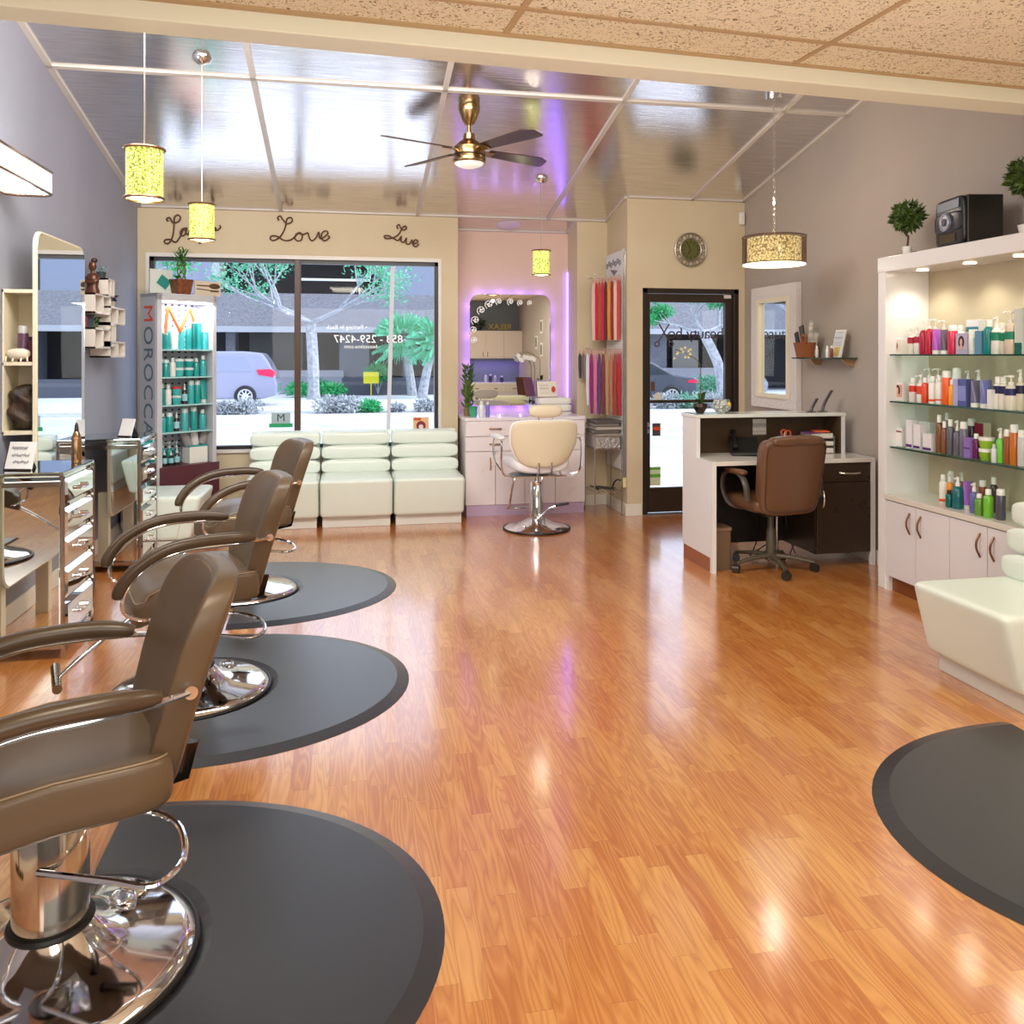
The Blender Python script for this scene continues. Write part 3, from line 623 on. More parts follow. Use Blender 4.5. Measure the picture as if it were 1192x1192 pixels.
shelf_row('the top glass shelf', 1.503, [
 ('box', 1045, 3.475, B_(.10, .03, .095, (232, 224, 214), photo=((236, 216, 196), (120, 74, 34))), 'small white box with curly brunette portrait'),
 ('box', 1053, 3.60, B_(.12, .04, .17, (228, 230, 220), band=(.78, .92, (190, 40, 30))), 'white box with red band'),
 ('pump', 1061, 3.475, dict(r=.023, h=.16, c=(228, 220, 208), band=(.42, .66, CR)), 'white pump bottle with crimson oval'),
 ('pump', 1068.5, 3.475, dict(r=.023, h=.165, c=(228, 224, 214), band=(.42, .66, CR)), 'slim white pump bottle with crimson oval'),
 ('pump', 1075, 3.475, dict(r=.024, h=.205, c=CR), 'tall crimson pump bottle'),
 ('pump', 1082, 3.475, dict(r=.024, h=.215, c=(188, 20, 56)), 'tall deep red pump bottle'),
 ('tube', 1090.5, 3.475, dict(r=.026, h=.15, c=(178, 92, 196), band=None), 'purple and pink squeeze tube'),
 ('pump', 1089, 3.60, dict(r=.026, h=.22, c=(232, 232, 228)), 'white pump bottle behind the tube'),
 ('tube', 1100, 3.475, dict(r=.026, h=.145, c=(104, 92, 110)), 'grey squeeze tube'),
 ('pump', 1099, 3.60, dict(r=.026, h=.21, c=(206, 210, 212)), 'pale pump bottle behind the grey tube'),
 ('can', 1109, 3.475, dict(r=.027, h=.17, c=(208, 34, 76)), 'crimson bottle with tall white cap'),
 ('bottle', 1118, 3.60, dict(r=.026, h=.175, c=W_), 'white bottle behind'),
 ('box', 1122, 3.475, B_(.095, .03, .12, (186, 178, 204), photo=((196, 188, 214), (52, 30, 48))), 'lavender box with dark haired portrait'),
 ('tube', 1133, 3.475, dict(r=.026, h=.14, c=(224, 226, 218), cap=(206, 214, 206)), 'white squeeze tube'),
 ('box', 1136, 3.60, B_(.10, .05, .20, (228, 232, 234), band=(.66, .8, (62, 128, 150))), 'white box with teal band at back'),
 ('box', 1143, 3.475, B_(.05, .05, .13, (96, 146, 178)), 'small blue box'),
 ('bottle', 1151, 3.475, dict(r=.027, h=.19, c=TEAL), 'glossy teal bottle'),
 ('spray', 1160, 3.475, dict(r=.027, h=.205, c=(222, 220, 212), band=(.36, .58, (14, 128, 96))), 'white spray bottle with green oval'),
 ('bottle', 1167, 3.50, dict(r=.027, h=.17, c=(232, 226, 214), band=(.42, .68, (14, 128, 96))), 'cream bottle with green oval'),
 ('pump', 1177, 3.475, dict(r=.031, h=.23, c=(214, 196, 174), band=(.34, .52, (14, 128, 96))), 'large tan pump bottle with green oval'),
 ('box', 1189, 3.475, B_(.05, .04, .24, (206, 212, 204), band=(0, .25, (14, 96, 86))), 'tall pale box with green base')], 'hair products on the top glass shelf')
shelf_row('the middle glass shelf', 1.205, [
 ('box', 1047.5, 3.475, B_(.105, .03, .115, (228, 220, 214), photo=((214, 160, 150), (40, 18, 18))), 'white box with dark haired portrait'),
 ('box', 1054, 3.60, B_(.13, .04, .18, (226, 224, 210), band=(.72, .8, (214, 72, 40))), 'cream box with thin orange band'),
 ('bottle', 1063, 3.475, dict(r=.025, h=.15, c=(222, 206, 204), band=(.42, .68, (206, 52, 30))), 'pinkish bottle with red oval'),
 ('pump', 1072, 3.475, dict(r=.025, h=.17, c=(232, 230, 222), band=(.3, .6, (214, 66, 34))), 'white bottle with orange panel'),
 ('bottle', 1077, 3.475, dict(r=.022, h=.155, c=(224, 74, 40)), 'orange red bottle'),
 ('pump', 1082, 3.60, dict(r=.026, h=.21, c=(228, 228, 224)), 'white pump bottle at the back'),
 ('bottle', 1086, 3.475, dict(r=.025, h=.165, c=W_, band=(.08, .16, OR)), 'white bottle with thin orange foot line'),
 ('pump', 1092, 3.60, dict(r=.027, h=.21, c=(236, 236, 232)), 'second white pump bottle at the back'),
 ('bottle', 1094, 3.475, dict(r=.025, h=.17, c=W_, band=(.12, .18, OR)), 'plain white bottle with orange line'),
 ('can', 1102, 3.475, dict(r=.027, h=.20, c=(232, 94, 30)), 'bright orange bottle with white cap'),
 ('can', 1114, 3.60, dict(r=.028, h=.215, c=(236, 236, 234)), 'tall white bottle at the back'),
 ('bottle', 1109, 3.475, dict(r=.024, h=.15, c=(238, 160, 50)), 'yellow orange bottle'),
 ('box', 1117, 3.475, B_(.045, .05, .155, (170, 172, 220)), 'narrow lilac box'),
 ('box', 1124, 3.475, B_(.065, .05, .155, (84, 92, 158), band=(.2, .75, (132, 142, 204))), 'blue violet box with pale bottles printed'),
 ('spray', 1127, 3.60, dict(r=.024, h=.205, c=(206, 206, 224)), 'pale spray bottle behind the violet box'),
 ('tube', 1135.5, 3.475, dict(r=.026, h=.15, c=(112, 110, 138)), 'grey violet squeeze tube'),
 ('spray', 1139, 3.60, dict(r=.024, h=.21, c=(206, 206, 224)), 'pale spray bottle at the back'),
 ('tube', 1148, 3.475, dict(r=.032, h=.155, c=(116, 122, 190)), 'wide violet squeeze tube'),
 ('box', 1154, 3.44, B_(.03, .03, .105, (228, 228, 226)), 'small slim white box'),
 ('bottle', 1162, 3.475, dict(r=.026, h=.175, c=(226, 222, 212), band=(.48, .72, (32, 34, 84))), 'cream bottle with navy oval'),
 ('bottle', 1168.5, 3.475, dict(r=.026, h=.175, c=(226, 222, 210), band=(.48, .72, (30, 32, 80))), 'second cream bottle with navy oval'),
 ('pump', 1177, 3.475, dict(r=.031, h=.185, c=(222, 216, 202), band=(.42, .62, (34, 40, 96))), 'large cream pump bottle with navy oval'),
 ('spray', 1188, 3.50, dict(r=.024, h=.22, c=(206, 198, 178), band=(.4, .6, (30, 30, 60))), 'cream spray bottle with dark oval')], 'hair products on the middle glass shelf')
shelf_row('the lowest glass shelf', .915, [
 ('box', 1046.5, 3.475, B_(.105, .04, .115, (232, 228, 226), band=(.78, .86, (120, 28, 54))), 'white box with thin maroon line'),
 ('box', 1055, 3.60, B_(.12, .04, .185, (228, 224, 216), band=(.74, .9, (132, 22, 54))), 'cream box with maroon band'),
 ('box', 1062, 3.475, B_(.055, .05, .175, (228, 226, 230), band=(.04, .14, (96, 34, 120))), 'tall white box with purple foot'),
 ('box', 1071, 3.475, B_(.06, .05, .155, (230, 228, 230), band=(.04, .14, (96, 34, 120))), 'white box with purple foot line'),
 ('box', 1080, 3.60, B_(.10, .05, .16, (228, 226, 222)), 'wide plain white box at the back'),
 ('box', 1083, 3.475, B_(.075, .05, .105, (230, 228, 230), band=(.05, .2, (96, 34, 120))), 'short white box with purple foot line'),
 ('bottle', 1093.5, 3.475, dict(r=.021, h=.225, c=(120, 78, 50)), 'slim brown bottle'),
 ('bottle', 1099.5, 3.475, dict(r=.019, h=.19, c=(132, 84, 52)), 'short slim brown bottle'),
 ('bottle', 1103, 3.60, dict(r=.024, h=.23, c=(72, 68, 78)), 'dark bottle at the back'),
 ('bottle', 1106.5, 3.475, dict(r=.022, h=.205, c=GRY), 'grey bottle with silver cap'),
 ('spray', 1114.5, 3.475, dict(r=.022, h=.205, c=(98, 96, 108)), 'grey spray bottle'),
 ('can', 1122, 3.475, dict(r=.023, h=.20, c=(112, 110, 128)), 'pale grey can'),
 ('can', 1131, 3.60, dict(r=.024, h=.21, c=(58, 50, 62)), 'dark can at the back'),
 ('box', 1128, 3.455, B_(.05, .03, .115, (140, 108, 186), band=(.45, .52, (90, 52, 130))), 'lilac patterned box'),
 ('bottle', 1136.5, 3.475, dict(r=.021, h=.14, c=(104, 34, 92)), 'small purple bottle'),
 ('box', 1144, 3.61, B_(.07, .05, .19, (216, 208, 190), band=(.6, 1., (140, 26, 52))), 'beige box with maroon corner'),
 ('jar', 1148.5, 3.475, dict(r=.038, h=.065, c=(132, 176, 40)), 'lime green jar with white lid'),
 ('bottle', 1157, 3.44, dict(r=.014, h=.10, c=(214, 216, 222), cap=(200, 202, 210)), 'tiny silver bottle'),
 ('spray', 1165, 3.475, dict(r=.024, h=.19, c=(110, 200, 70)), 'bright green spray bottle'),
 ('can', 1173, 3.475, dict(r=.021, h=.185, c=(150, 82, 40)), 'copper brown bottle'),
 ('can', 1181, 3.475, dict(r=.024, h=.215, c=(190, 108, 30)), 'tall amber bottle'),
 ('can', 1190, 3.475, dict(r=.023, h=.19, c=(196, 196, 196)), 'silver bottle')], 'hair products on the lowest glass shelf')
pbottle('lime green jar with white lid stacked on another on the lowest glass shelf', (3.475, rx(1148.5, 3.475), .915+.066), 'jar', r=.038, h=.062, c=(140, 186, 44), group='hair products on the lowest glass shelf')
shelf_row('the counter of the wall unit', .612, [
 ('bottle', 1098, 3.50, dict(r=.023, h=.17, c=(236, 236, 228), band=(.06, .16, OR)), 'white bottle with orange line'),
 ('spray', 1106, 3.52, dict(r=.021, h=.185, c=(238, 150, 60)), 'orange and white spray bottle'),
 ('can', 1107.5, 3.60, dict(r=.022, h=.18, c=(226, 228, 226)), 'plain white can at the back'),
 ('bottle', 1105, 3.44, dict(r=.02, h=.10, c=(8, 96, 92), cap=(24, 24, 24)), 'small teal bottle with black cap'),
 ('spray', 1115, 3.455, dict(r=.031, h=.185, c=(10, 98, 104)), 'wide dark teal spray bottle'),
 ('spray', 1120, 3.60, dict(r=.02, h=.19, c=(112, 60, 40)), 'brown bottle at the back'),
 ('tube', 1126.5, 3.50, dict(r=.027, h=.16, c=(170, 110, 206)), 'purple squeeze tube'),
 ('spray', 1134, 3.455, dict(r=.024, h=.17, c=(100, 104, 160)), 'slate blue spray bottle'),
 ('can', 1144, 3.54, dict(r=.02, h=.175, c=(132, 66, 40)), 'reddish brown bottle with white cap'),
 ('bottle', 1140, 3.425, dict(r=.023, h=.12, c=(96, 150, 48)), 'short green bottle'),
 ('bottle', 1150.5, 3.43, dict(r=.025, h=.155, c=(110, 186, 52)), 'tall green bottle'),
 ('bottle', 1157, 3.56, dict(r=.022, h=.20, c=(66, 48, 42)), 'dark brown bottle at the back'),
 ('can', 1165, 3.45, dict(r=.024, h=.165, c=(78, 76, 90)), 'charcoal bottle with white cap')], 'hair products on the wall unit counter')
# items on top of the unit
LEAF = leaf_mat((34, 62, 16), (84, 112, 34), 'topiary_leaf')
def leaves(mb, c, R, n, s, sq=1., seed=1, hollow=.6):
    rnd = random.Random(seed)
    for _ in range(n):
        d = Vector((rnd.gauss(0, 1), rnd.gauss(0, 1), rnd.gauss(0, 1))).normalized(); r = R*(hollow+(1-hollow)*rnd.random())
        p = Vector(c)+Vector((d.x*r, d.y*r, d.z*r*sq)); a = Vector((rnd.gauss(0, 1), rnd.gauss(0, 1), rnd.gauss(0, 1))).normalized(); b = (d+a*.7).normalized(); a = b.cross(a).normalized()
        q = s*(.6+.8*rnd.random()); mb.poly([p-a*q*.4, p+b*q*.5, p+a*q*.4, p+b*q*1.3-a*0], [(0, 1, 3), (1, 2, 3)] if False else [(0, 1, 2), (1, 3, 2), (0, 3, 1)])
def topiary(label, loc, R, zst, pot):
    t = thing('topiary', label, 'plant', loc, 0, 'ball topiaries on top of the wall unit')
    f = MB(); leaves(f, (0, 0, zst+R*.9), R, 520, R*.28, 1., 3)
    f.sq(R*.62, R*.62, R*.62, 1, 1, TR(0, 0, zst+R*.9), 0, None, 14, 8); obj('foliage', f, LEAF, t)
    obj('stem', MB().tube(bez([(0, 0, .05), (.008, 0, .12), (-.004, 0, zst-.03), (0, 0, zst+.05)], 4), .006, 6), mat((74, 52, 34), .8), t, smooth=True)
    obj('pot', MB().lathe([(0, 0), (pot*.8, 0), (pot, .055), (pot*.93, .055), (pot*.9, .045), (0, .045)], 20), mat((232, 228, 220), .4, 0, 0, .3, 60.), t, smooth=True)
p = atX(1056, 290, 3.46); topiary('small ball topiary in a white pot left of the stereo', (3.46, p.y, 2.126), .093, .16, .03)
p = atX(1197, 262, 3.50); topiary('ball topiary in a textured white pot at the right frame edge', (3.50, p.y, 2.126), .098, .22, .05)
p = atX(1065.5, 289, 3.50); single('pebble_ornament', 'small brown round ornament beside the left topiary pot', 'ornament', MB().sq(.022, .02, .014, 1, 1, TR(0, 0, .014)), mat((104, 84, 64), .7), (3.50, p.y, 2.126), smooth=True)
st = thing('stereo', 'black mini stereo system on top of the wall unit', 'stereo', (3.545, 4.27, 2.126), FXR)
# local: front faces -Y(local) -> world -X ; we want front toward far/left: photo shows front at left
st.rotation_euler = (0, 0, PI+.12)
obj('case', MB().box(-.10, .10, -.18, .14, 0, .27), mat((30, 26, 22), .35), st, bevel=.006)
st.location = (3.52, 4.24, 2.126); st.rotation_euler = (0, 0, -.20)
# front of the stereo faces -X (toward the room)
obj('front_panel', MB().sq(.02, .155, .135, .25, .3, TR(-.105, -.02, .138)), mat((20, 21, 28), .3), st, smooth=True)
obj('display', MB().box(-.130, -.120, -.14, .10, .205, .255), mat((70, 84, 110), .35), st); obj('mid_panel', MB().sq(.014, .15, .055, .4, .4, TR(-.122, -.02, .135)), mat((40, 42, 52), .3), st, smooth=True)
dq = obj('dial', MB().cyl(.05, 0, .014, 28, TR(-.134, -.02, .135) @ RY(-PI/2)).ring(.046, .006, 28, 8, TR(-.149, -.02, .135) @ RY(-PI/2)), mat((180, 184, 200), .3, .6), st, smooth=True); obj('dial_centre', MB().cyl(.022, 0, .006, 20, TR(-.148, -.02, .135) @ RY(-PI/2)), mat((50, 50, 70), .3), dq, smooth=True)
obj('tape_door', MB().box(-.13, -.122, -.10, .06, .02, .065), mat((58, 48, 44), .2), st)
# ------------------------------------------------------------------ reception desk
dk = thing('reception_desk', 'white and dark brown reception desk with raised back shelf', 'desk', (0, 0, 0))
X0, X1, Ya, Yr, Yb = 2.45, 3.695, 5.36, 5.63, 5.88
DW = mat((228, 226, 226), .2); DBR = mat((58, 44, 33), .28)
obj('side_panel', MB().prism([(Ya, .0), (Yb, .10), (Yb, 1.07), (Yr, 1.07), (Yr, .80), (Ya, .765)][:1]+[(Ya+.0, .0), (Ya+.035, .0), (Ya+.035, .10), (Yb, .10), (Yb, 1.07), (Yr, 1.07), (Yr, .765), (Ya, .765)], 0, .03, TR(X0, 0, 0) @ FACEX), DW, dk)
obj('kick_plate', MB().box(X0+.004, X0+.02, Ya+.035, Yb-.01, .0, .10), mat((150, 84, 50), .2), dk)
obj('side_panel', MB().prism([(Ya, .0), (Ya+.035, .0), (Ya+.035, .09), (Yb, .09), (Yb, .765), (Ya, .765)], 0, .028, TR(X1-.028, 0, 0) @ FACEX), DW, dk)
obj('desktop', MB().box(X0+.03, X1-.028, Ya, Yb-.001, .735, .765), mat((226, 220, 210), .12), dk, bevel=.002)
obj('riser', MB().box(X0+.03, 3.62, Yb-.02, Yb, .09, 1.06).box(3.60, 3.63, Yr, Yb, .765, 1.06), DW, dk)
obj('riser_lining', MB().box(X0+.031, 3.60, Yb-.03, Yb-.02, .765, 1.04).box(3.585, 3.60, Yr+.005, Yb-.02, .765, 1.04), mat((72, 56, 38), .35), dk)
obj('counter_top', MB().box(X0-.005, 3.635, Yr-.005, Yb+.02, 1.045, 1.07), mat((224, 228, 220), .12), dk, bevel=.003)
pd = obj('pedestal', MB().box(3.24, X1-.028, Ya+.03, Yb-.02, .09, .735), DBR, dk)
obj('modesty_panel', MB().box(X0+.03, 3.24, Yb-.035, Yb-.02, .09, .735), mat((26, 19, 15), .5), dk)
d1 = obj('drawer', MB().box(3.245, X1-.032, Ya+.012, Ya+.03, .60, .73), DBR, dk, bevel=.002)
obj('handle', MB().tube(bez([(3.42, Ya+.012, .665), (3.44, Ya-.01, .662), (3.50, Ya-.016, .660), (3.56, Ya-.01, .662), (3.58, Ya+.012, .665)], 3), .006, 8), mat((224, 214, 198), .2, .8), d1, smooth=True)
d2 = obj('door', MB().box(3.245, X1-.032, Ya+.012, Ya+.03, .095, .595), DBR, dk, bevel=.002)
obj('handle', MB().tube(bez([(3.285, Ya+.012, .42), (3.283, Ya-.01, .44), (3.283, Ya-.018, .485), (3.283, Ya-.01, .53), (3.285, Ya+.012, .55)], 3), .006, 8), mat((224, 214, 198), .2, .8), d2, smooth=True)
obj('support_leg', MB().cyl(.014, .0, .735, 12, TR(3.06, 5.60, 0)), STEEL, dk, smooth=True)
bn = thing('waste_bin', 'brown waste bin under left side of reception desk', 'bin', (2.565, 5.52, 0))
obj('bin_body', MB().prism(rrect(.13, .17, .02, 3), 0, .27), mat((116, 92, 70), .45), bn, bevel=.002); obj('bin_lid', MB().prism(rrect(.142, .182, .02, 3), .27, .295), mat((132, 106, 84), .4), bn, bevel=.004)
cb = MB()
for i in range(7):
    rnd = random.Random(i); x = 2.95+.1*i/2; cb.tube(bez([(x, 5.82, .6), (x+rnd.uniform(-.1, .1), 5.79, .35), (x+rnd.uniform(-.1, .1), 5.77, .15), (x+rnd.uniform(-.15, .15), 5.74, .012)], 5), .004, 5)
single('cable_bundle', 'dark cables hanging under the reception desk', 'cable', cb, BLACK, smooth=True)
# things on the desk
ph = thing('desk_phone', 'black desk telephone with handset on reception desk', 'telephone', (2.86, 5.70, .7655), -.35)
obj('phone_body', MB().poly([(-.10, -.09, 0), (.10, -.09, 0), (.10, .09, 0), (-.10, .09, 0), (-.10, -.09, .02), (.10, -.09, .02), (.10, .09, .125), (-.10, .09, .125)], [(3, 2, 1, 0), (4, 5, 6, 7), (0, 1, 5, 4), (1, 2, 6, 5), (2, 3, 7, 6), (3, 0, 4, 7)]), mat((26, 26, 26), .3), ph, bevel=.005)
obj('handset', MB().tube(bez([(-.075, -.085, .055), (-.075, -.06, .085), (-.075, .0, .115), (-.075, .06, .15), (-.075, .09, .16)], 4), [.022, .022, .021, .018, .015, .014, .013, .013, .013, .013, .013, .014, .017, .02, .022, .023, .023], 10), mat((18, 18, 20), .25), ph, smooth=True)
kp = MB()
for i in range(3):
    for j in range(4): kp.box(.0+i*.026, .018+i*.026, -.065+j*.026, -.047+j*.026, .0, .005, TR(0, 0, .056) @ RX(.53))
obj('keypad', kp, mat((190, 190, 188), .4), ph); obj('phone_screen', MB().box(-.01, .085, .045, .08, .0, .004, TR(0, 0, .058) @ RX(.53)), mat((120, 130, 120), .3), ph)
single('paper_note', 'white printed note taped inside the raised desk shelf', 'paper', MB().box(-.055, .055, -.001, .001, -.06, .06), stripes_mat([(226, 222, 216), (180, 178, 174)], 2, 120, .7, 'printed_note'), (atY(884, 497, Yb-.033).x, Yb-.033, atY(884, 497, Yb-.033).z))
ob = thing('desk_organizer', 'grey file organizer full of papers on right of reception desk', 'organizer', (3.46, 5.74, .7655))
obj('tray', MB().box(-.10, .10, -.09, .08, 0, .006).box(-.10, .10, -.09, .08, .055, .061).box(-.10, .10, -.09, .08, .11, .116).box(-.10, -.094, -.09, .08, 0, .13).box(.094, .1, -.09, .08, 0, .13), mat((120, 118, 112), .4), ob)
obj('paper_stack', MB().box(-.09, .09, -.085, .07, .006, .04).box(-.09, .09, -.085, .07, .061, .09).box(-.088, .085, -.085, .07, .116, .15), mat((222, 216, 206), .7), ob)
pb = thing('marker', 'purple and orange flyers on top of the file organizer', 'flyer', (3.44, 5.72, .918)); pb.name = 'flyer_pile'
obj('flyer', MB().box(-.10, .02, -.07, .05, 0, .006, RZ(.2)), mat((120, 60, 130), .5), pb); obj('flyer', MB().box(-.02, .09, -.06, .05, .007, .016, RZ(-.3)), mat((226, 96, 40), .5), pb)
cp = thing('pen_cup', 'dark pen cup with pens on reception desk', 'cup', (3.20, 5.76, .7655)); obj('cup', MB().lathe([(0, 0), (.036, 0), (.038, .10), (.034, .10), (.033, .006), (0, .006)], 18), mat((60, 50, 44), .4), cp, smooth=True)
for i, c in enumerate([(230, 226, 216), (190, 190, 190), (60, 70, 120), (222, 200, 180)]):
    a = i*1.6; single('pen', '%s pen standing in the pen cup' % ['white', 'silver', 'blue', 'cream'][i], 'pen', MB().tube([(0, 0, 0), (.012*math.cos(a)*1.5-.0, .012*math.sin(a), .15)], .004, 6), mat(c, .4), (3.20+.008*math.cos(a), 5.76+.008*math.sin(a), .775), group='pens in the pen cup')
sc = thing('scissors', 'orange-handled scissors standing in the pen cup', 'scissors', (3.215, 5.755, .785))
obj('blades', MB().box(-.006, .006, -.001, .001, 0, .10), STEEL, sc); obj('handles', MB().ring(.02, .006, 20, 8, TR(-.014, 0, .135) @ XZ).ring(.022, .006, 20, 8, TR(.022, 0, .125) @ XZ), mat((232, 96, 52), .4), sc, smooth=True)
# counter top items
ZT = 1.0705
def atC(px, y): r = ray(px, 480); t = y/r.y; return r.x*t
o = thing('orchid', 'yellow orchid in a dark metallic bowl on the reception counter', 'plant', (atC(815, 5.74), 5.74, ZT))
obj('pot', MB().lathe([(0, 0), (.025, 0), (.03, .01), (.055, .05), (.05, .075), (.044, .075), (.04, .06), (0, .055)], 24), mat((66, 54, 48), .25, .7), o, smooth=True)
obj('stem', MB().tube(bez([(0, 0, .05), (.004, 0, .2), (.002, 0, .33), (-.02, 0, .385), (-.10, 0, .435), (-.19, 0, .47)], 5), .003, 6), mat((104, 96, 40), .6), o, smooth=True)
lf_ = MB()
for a, b, c_ in ((.2, .10, .10), (1.2, .12, .09), (2.8, .08, .06), (3.9, .09, .05)):
    d = Vector((math.cos(a), math.sin(a), 0)); n_ = Vector((-d.y, d.x, 0)); P = [Vector((0, 0, .055)), d*b*.4+Vector((0, 0, .055+c_)), d*b+Vector((0, 0, .06+c_))]
    lf_.poly([P[0], P[1]+n_*.018, P[2], P[1]-n_*.018], [(0, 1, 2, 3)])
lf_.poly([(0, 0, .06), (.035, .01, .09), (.045, 0, .16), (.005, -.01, .15)], [(0, 1, 2, 3)])
obj('leaves', lf_, leaf_mat((22, 60, 20), (56, 96, 36), 'orchid_leaf'), o)
fl = MB()
for i in range(12):
    rnd = random.Random(i); c_ = Vector((-.05-.15*rnd.random(), rnd.uniform(-.02, .02), .40+.09*rnd.random()*1.0-.0))
    for k_ in range(5):
        a = 2*PI*k_/5; fl.poly([c_, c_+Vector((.008*math.cos(a), -.003, .008*math.sin(a))), c_+Vector((.012*math.cos(a+.5), -.004, .012*math.sin(a+.5))), c_+Vector((.008*math.cos(a+1), -.003, .008*math.sin(a+1)))], [(0, 1, 2, 3)])
obj('blossoms', fl, leaf_mat((214, 206, 120), (238, 226, 170), 'orchid_blossom'), o)
cbw = thing('crystal_bowl', 'round glass bowl with yellow flower on the reception counter', 'bowl', (atC(840, 5.76), 5.76, ZT))
obj('bowl', MB().lathe([(0, 0), (.03, 0), (.062, .03), (.07, .06), (.055, .10), (.05, .10), (.06, .06), (.05, .03), (0, .01)], 24), crystal_mat((190, 196, 190), .05, 'cut_glass', 60.), cbw, smooth=True)
obj('flower', MB().sq(.018, .018, .018, 1, 1, TR(.03, -.05, .065)), mat((232, 196, 30), .5), cbw, smooth=True)
for px_, w, h, tl, lab in ((944, .026, .10, .35, 'short dark feather-like brochure stand on the reception counter'), (957, .024, .16, .45, 'tall curved dark brochure stand on the reception counter')):
    t = thing('card_stand', lab, 'stand', (atC(px_, 5.75), 5.75, ZT)); obj('blade', MB().tube(bez([(0, 0, 0), (h*.12, 0, h*.4), (h*.5, 0, h)], 5), w, 6, flat=.15), mat((60, 46, 42), .3), t, smooth=True); obj('foot', MB().box(-.03, .03, -.02, .02, 0, .005), mat((60, 46, 42), .3), t)
# ------------------------------------------------------------------ office chair
oc = thing('office_chair', 'brown leather swivel office chair on five casters at the reception desk', 'chair', (2.905, 5.40, 0), math.radians(6))
BL = mat((104, 72, 50), .3, 0, 0, .12, 60.); GM = mat((84, 76, 62), .4)
bs = obj('star_base', MB().cyl(.04, .07, .13, 16), GM, oc, smooth=True)
for i in range(5):
    a = math.radians(270-14+72*i); c, s_ = math.cos(a), math.sin(a)
    obj('base_leg', MB().tube([(0, 0, .10), (.14*c, .14*s_, .092), (.29*c, .29*s_, .066)], [.026, .02, .014], 8, flat=.8), GM, bs, smooth=True)
    obj('caster', MB().cyl(.028, -.022, .022, 16, TR(.29*c, .29*s_, .029) @ RZ(a+.7) @ RX(PI/2)).cyl(.007, .03, .07, 8, TR(.29*c, .29*s_, 0)), mat((38, 34, 30), .4), bs, smooth=True)
obj('gas_lift', MB().lathe([(0, .12), (.034, .12), (.03, .28), (.022, .29), (.022, .40), (0, .40)], 20), GM, oc, smooth=True)
obj('tilt_mechanism', MB().box(-.10, .10, -.09, .12, .385, .42).tube([(.06, 0, .40), (.24, .02, .395)], .008, 8), mat((50, 44, 38), .4), oc, bevel=.005)
obj('seat', MB().sq(.25, .25, .055, .5, .35, TR(0, .03, .475), 0, None, 40, 14), BL, oc, smooth=True)
def obf(p):
    h = (p.z+.27)/.54; x = p.x*(.90+.14*h); return Vector((x, p.y-.09*h+.03*(p.x/.24)**2, p.z))
bk = obj('backrest', MB().sq(.245, .05, .26, .28, .24, TR(0, -.20, .68), 0, obf, 48, 24), BL, oc, smooth=True)
obj('head_cushion', MB().sq(.20, .05, .035, .6, .4, TR(.005, -.285, .925), 0, None, 32, 12), BL, bk, smooth=True)
sm = MB()
for yy in (-.045,):
    sm.tube([obf(Vector((.225*math.copysign(abs(math.cos(a))**.25, math.cos(a)), yy, .235*math.copysign(abs(math.sin(a))**.25, math.sin(a)))))+Vector((0, -.205, .68)) for a in [2*PI*i/60 for i in range(60)]], .004, 5, True)
obj('seam', sm, mat((70, 46, 32), .5), bk, smooth=True)
for sx in (-1, 1):
    x = .285*sx
    a = obj('armrest', MB().tube(bez([(x, -.16, .52), (x*1.04, -.15, .62), (x*1.02, -.08, .68), (x, .06, .69), (x, .14, .66), (x, .16, .56), (x*.9, .12, .46), (x*.6, .08, .43)], 4), .014, 8, flat=1.6), mat((72, 62, 54), .35), oc, smooth=True)
    obj('arm_pad', MB().sq(.032, .12, .018, .6, .5, TR(x, -.01, .70)), BL, a, smooth=True)
# ------------------------------------------------------------------ right wall: mirror, shelf
fm = thing('wall_mirror', 'white ornate framed mirror on right wall near the entrance door', 'mirror', (0, 0, 0))
ya_, yb_, za_, zb_ = 6.40, 7.20, 1.03, 2.11
fr = MB()
for (a, b, c, d) in ((ya_, yb_, zb_-.12, zb_), (ya_, yb_, za_, za_+.10), (ya_, ya_+.14, za_+.10, zb_-.12), (yb_-.14, yb_, za_+.10, zb_-.12)): fr.box(XR-.05, XR-.005, a, b, c, d)
obj('frame', fr, mat((214, 206, 200), .6, 0, 0, .8, 45.), fm)
fi = MB()
for (a, b, c, d) in ((ya_+.12, yb_-.12, zb_-.145, zb_-.11), (ya_+.12, yb_-.12, za_+.09, za_+.125), (ya_+.12, ya_+.155, za_+.125, zb_-.145), (yb_-.155, yb_-.12, za_+.125, zb_-.145)): fi.box(XR-.062, XR-.02, a, b, c, d)
obj('inner_frame', fi, CREAM, fm)
obj('mirror_glass', MB().box(XR-.03, XR-.022, ya_+.15, yb_-.15, za_+.12, zb_-.14), MIRROR, fm)
gs = thing('glass_wall_shelf', 'small glass shelf on right wall holding basket and brochure', 'shelf', (0, 0, 0))
sy0, sy1, sz = 5.62, 6.22, 1.478
obj('shelf_pane', MB().box(3.53, XR-.001, sy0, sy1, sz-.01, sz), mat((24, 62, 54), .08, 0, 0, 0, 200, .5), gs)
for y in (sy0+.05, sy1-.1): obj('bracket', MB().prism([(0, 0), (.10, .0), (.06, -.045), (0, -.055)], -.012, .012, TR(XR, y, sz-.01) @ RX(PI/2) @ Matrix.Diagonal((-1, 1, 1, 1))), mat((176, 140, 96), .4), gs)
def onS(px, X): return (X, atX(px, 413, X).y, sz+.0006)
bk_ = thing('wicker_basket', 'brown wicker basket of product sachets on the glass wall shelf', 'basket', onS(938, 3.63), -PI/2)
